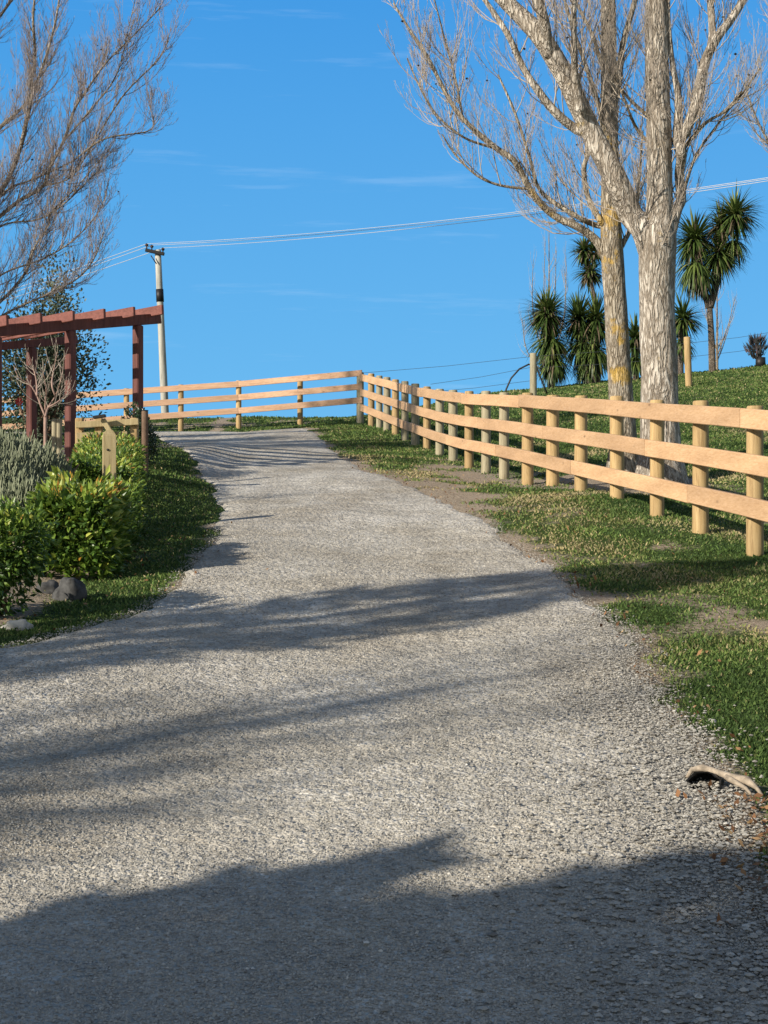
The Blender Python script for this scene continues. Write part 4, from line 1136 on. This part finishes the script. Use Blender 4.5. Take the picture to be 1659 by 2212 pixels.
def conifer(name, label, x, y, z0, z1, r, n, size, seed, cat='tree', ry_=None, flat=.35):
    rng = np.random.default_rng(seed); gb = gz(x, y)
    root = thing(name, (x, y, gb), label, cat)
    b = MB(); b.tube([(x, y, gb-.2), (x, y, (gb+z1)/2), (x, y, z1-.3)], [.16, .11, .03], 10, wob=.1); b.build('trunk', M['bark'], root)
    t = rng.random(n)**.85
    prof = np.clip(np.sin(np.clip(t*1.02+.02, 0, 1)*np.pi)**flat, .05, 1)
    a = rng.uniform(0, 6.283, n); q = rng.uniform(.2, 1, n)**.5*(1+.3*vnoise(a*1.5, t*9, 1., seed))
    ry2 = ry_ or r
    P = np.stack([x+np.cos(a)*q*r*prof, y+np.sin(a)*q*ry2*prof, z0+t*(z1-z0)*(1+.06*vnoise(np.cos(a)*2, np.sin(a)*2, 1., seed))], 1)
    nr = np.stack([np.cos(a), np.sin(a), np.full(n, .9)], 1)
    V, T = leaves(n, P, rng.uniform(.6, 1.2, n)*size, .22, .1, rng, nrm=nr, spread=.8)
    np_mesh('foliage', V, T, M['leafdark'], root, col=np.repeat(np.clip(rng.normal(.5, .25, n), 0, 1), 5))
    return root
conifer('cypress', 'slim dark cypress on the left of the lower driveway', -9.5, 2.2, 3.6, 8.0, .70, 3000, .20, 71)
for k, (x, y, h, r) in enumerate(((-10.1, -1.9, 4.6, .36), (-9.3, -1.0, 4.1, .42), (-9.0, -2.3, 4.9, .40), (-8.3, -.6, 4.3, .40), (-7.9, -1.8, 4.9, .42), (-7.2, -.8, 4.5, .36), (-6.7, -1.9, 5.0, .44), (-6.1, -.7, 4.3, .40), (-5.6, -1.7, 4.9, .40), (-4.9, -.8, 4.5, .42), (-4.4, -1.8, 5.0, .42), (-3.7, -1.0, 4.7, .42), (-5.6, -3.0, 5.4, .75), (-7.4, -3.2, 5.4, .7), (-6.65, -1.35, 5.0, .5))):
    conifer('slim_conifer', 'slim upright conifer in the loose row behind the photographer', x, y, .2, h, r*1.1, 2300, .19, 80+k)['group'] = 'slim conifers behind the photographer'
shade_tree('bare_tree', 'bare roadside tree beside the cypress on the left', -10.9, 1.0, 7.4, 61, 1.4, 20, 1.0, 1.1, .2)
shade_tree('bare_tree', 'wide bare roadside tree behind the conifer row', -11.6, -1.6, 8.0, 62, 2.6, 24, 1.3, 1.5, .15)
shade_tree('bare_tree', 'tall bare tree in the paddock left of the top of the driveway', -14.8, 24.0, 11.5, 63, 2.4, 40, 1.3, 2.2, .2)
shade_tree('bare_tree', 'bare tree in the garden left of the pergola', -11.2, 19.0, 8.0, 64, 1.8, 30, 1.1, 2.0, .25)
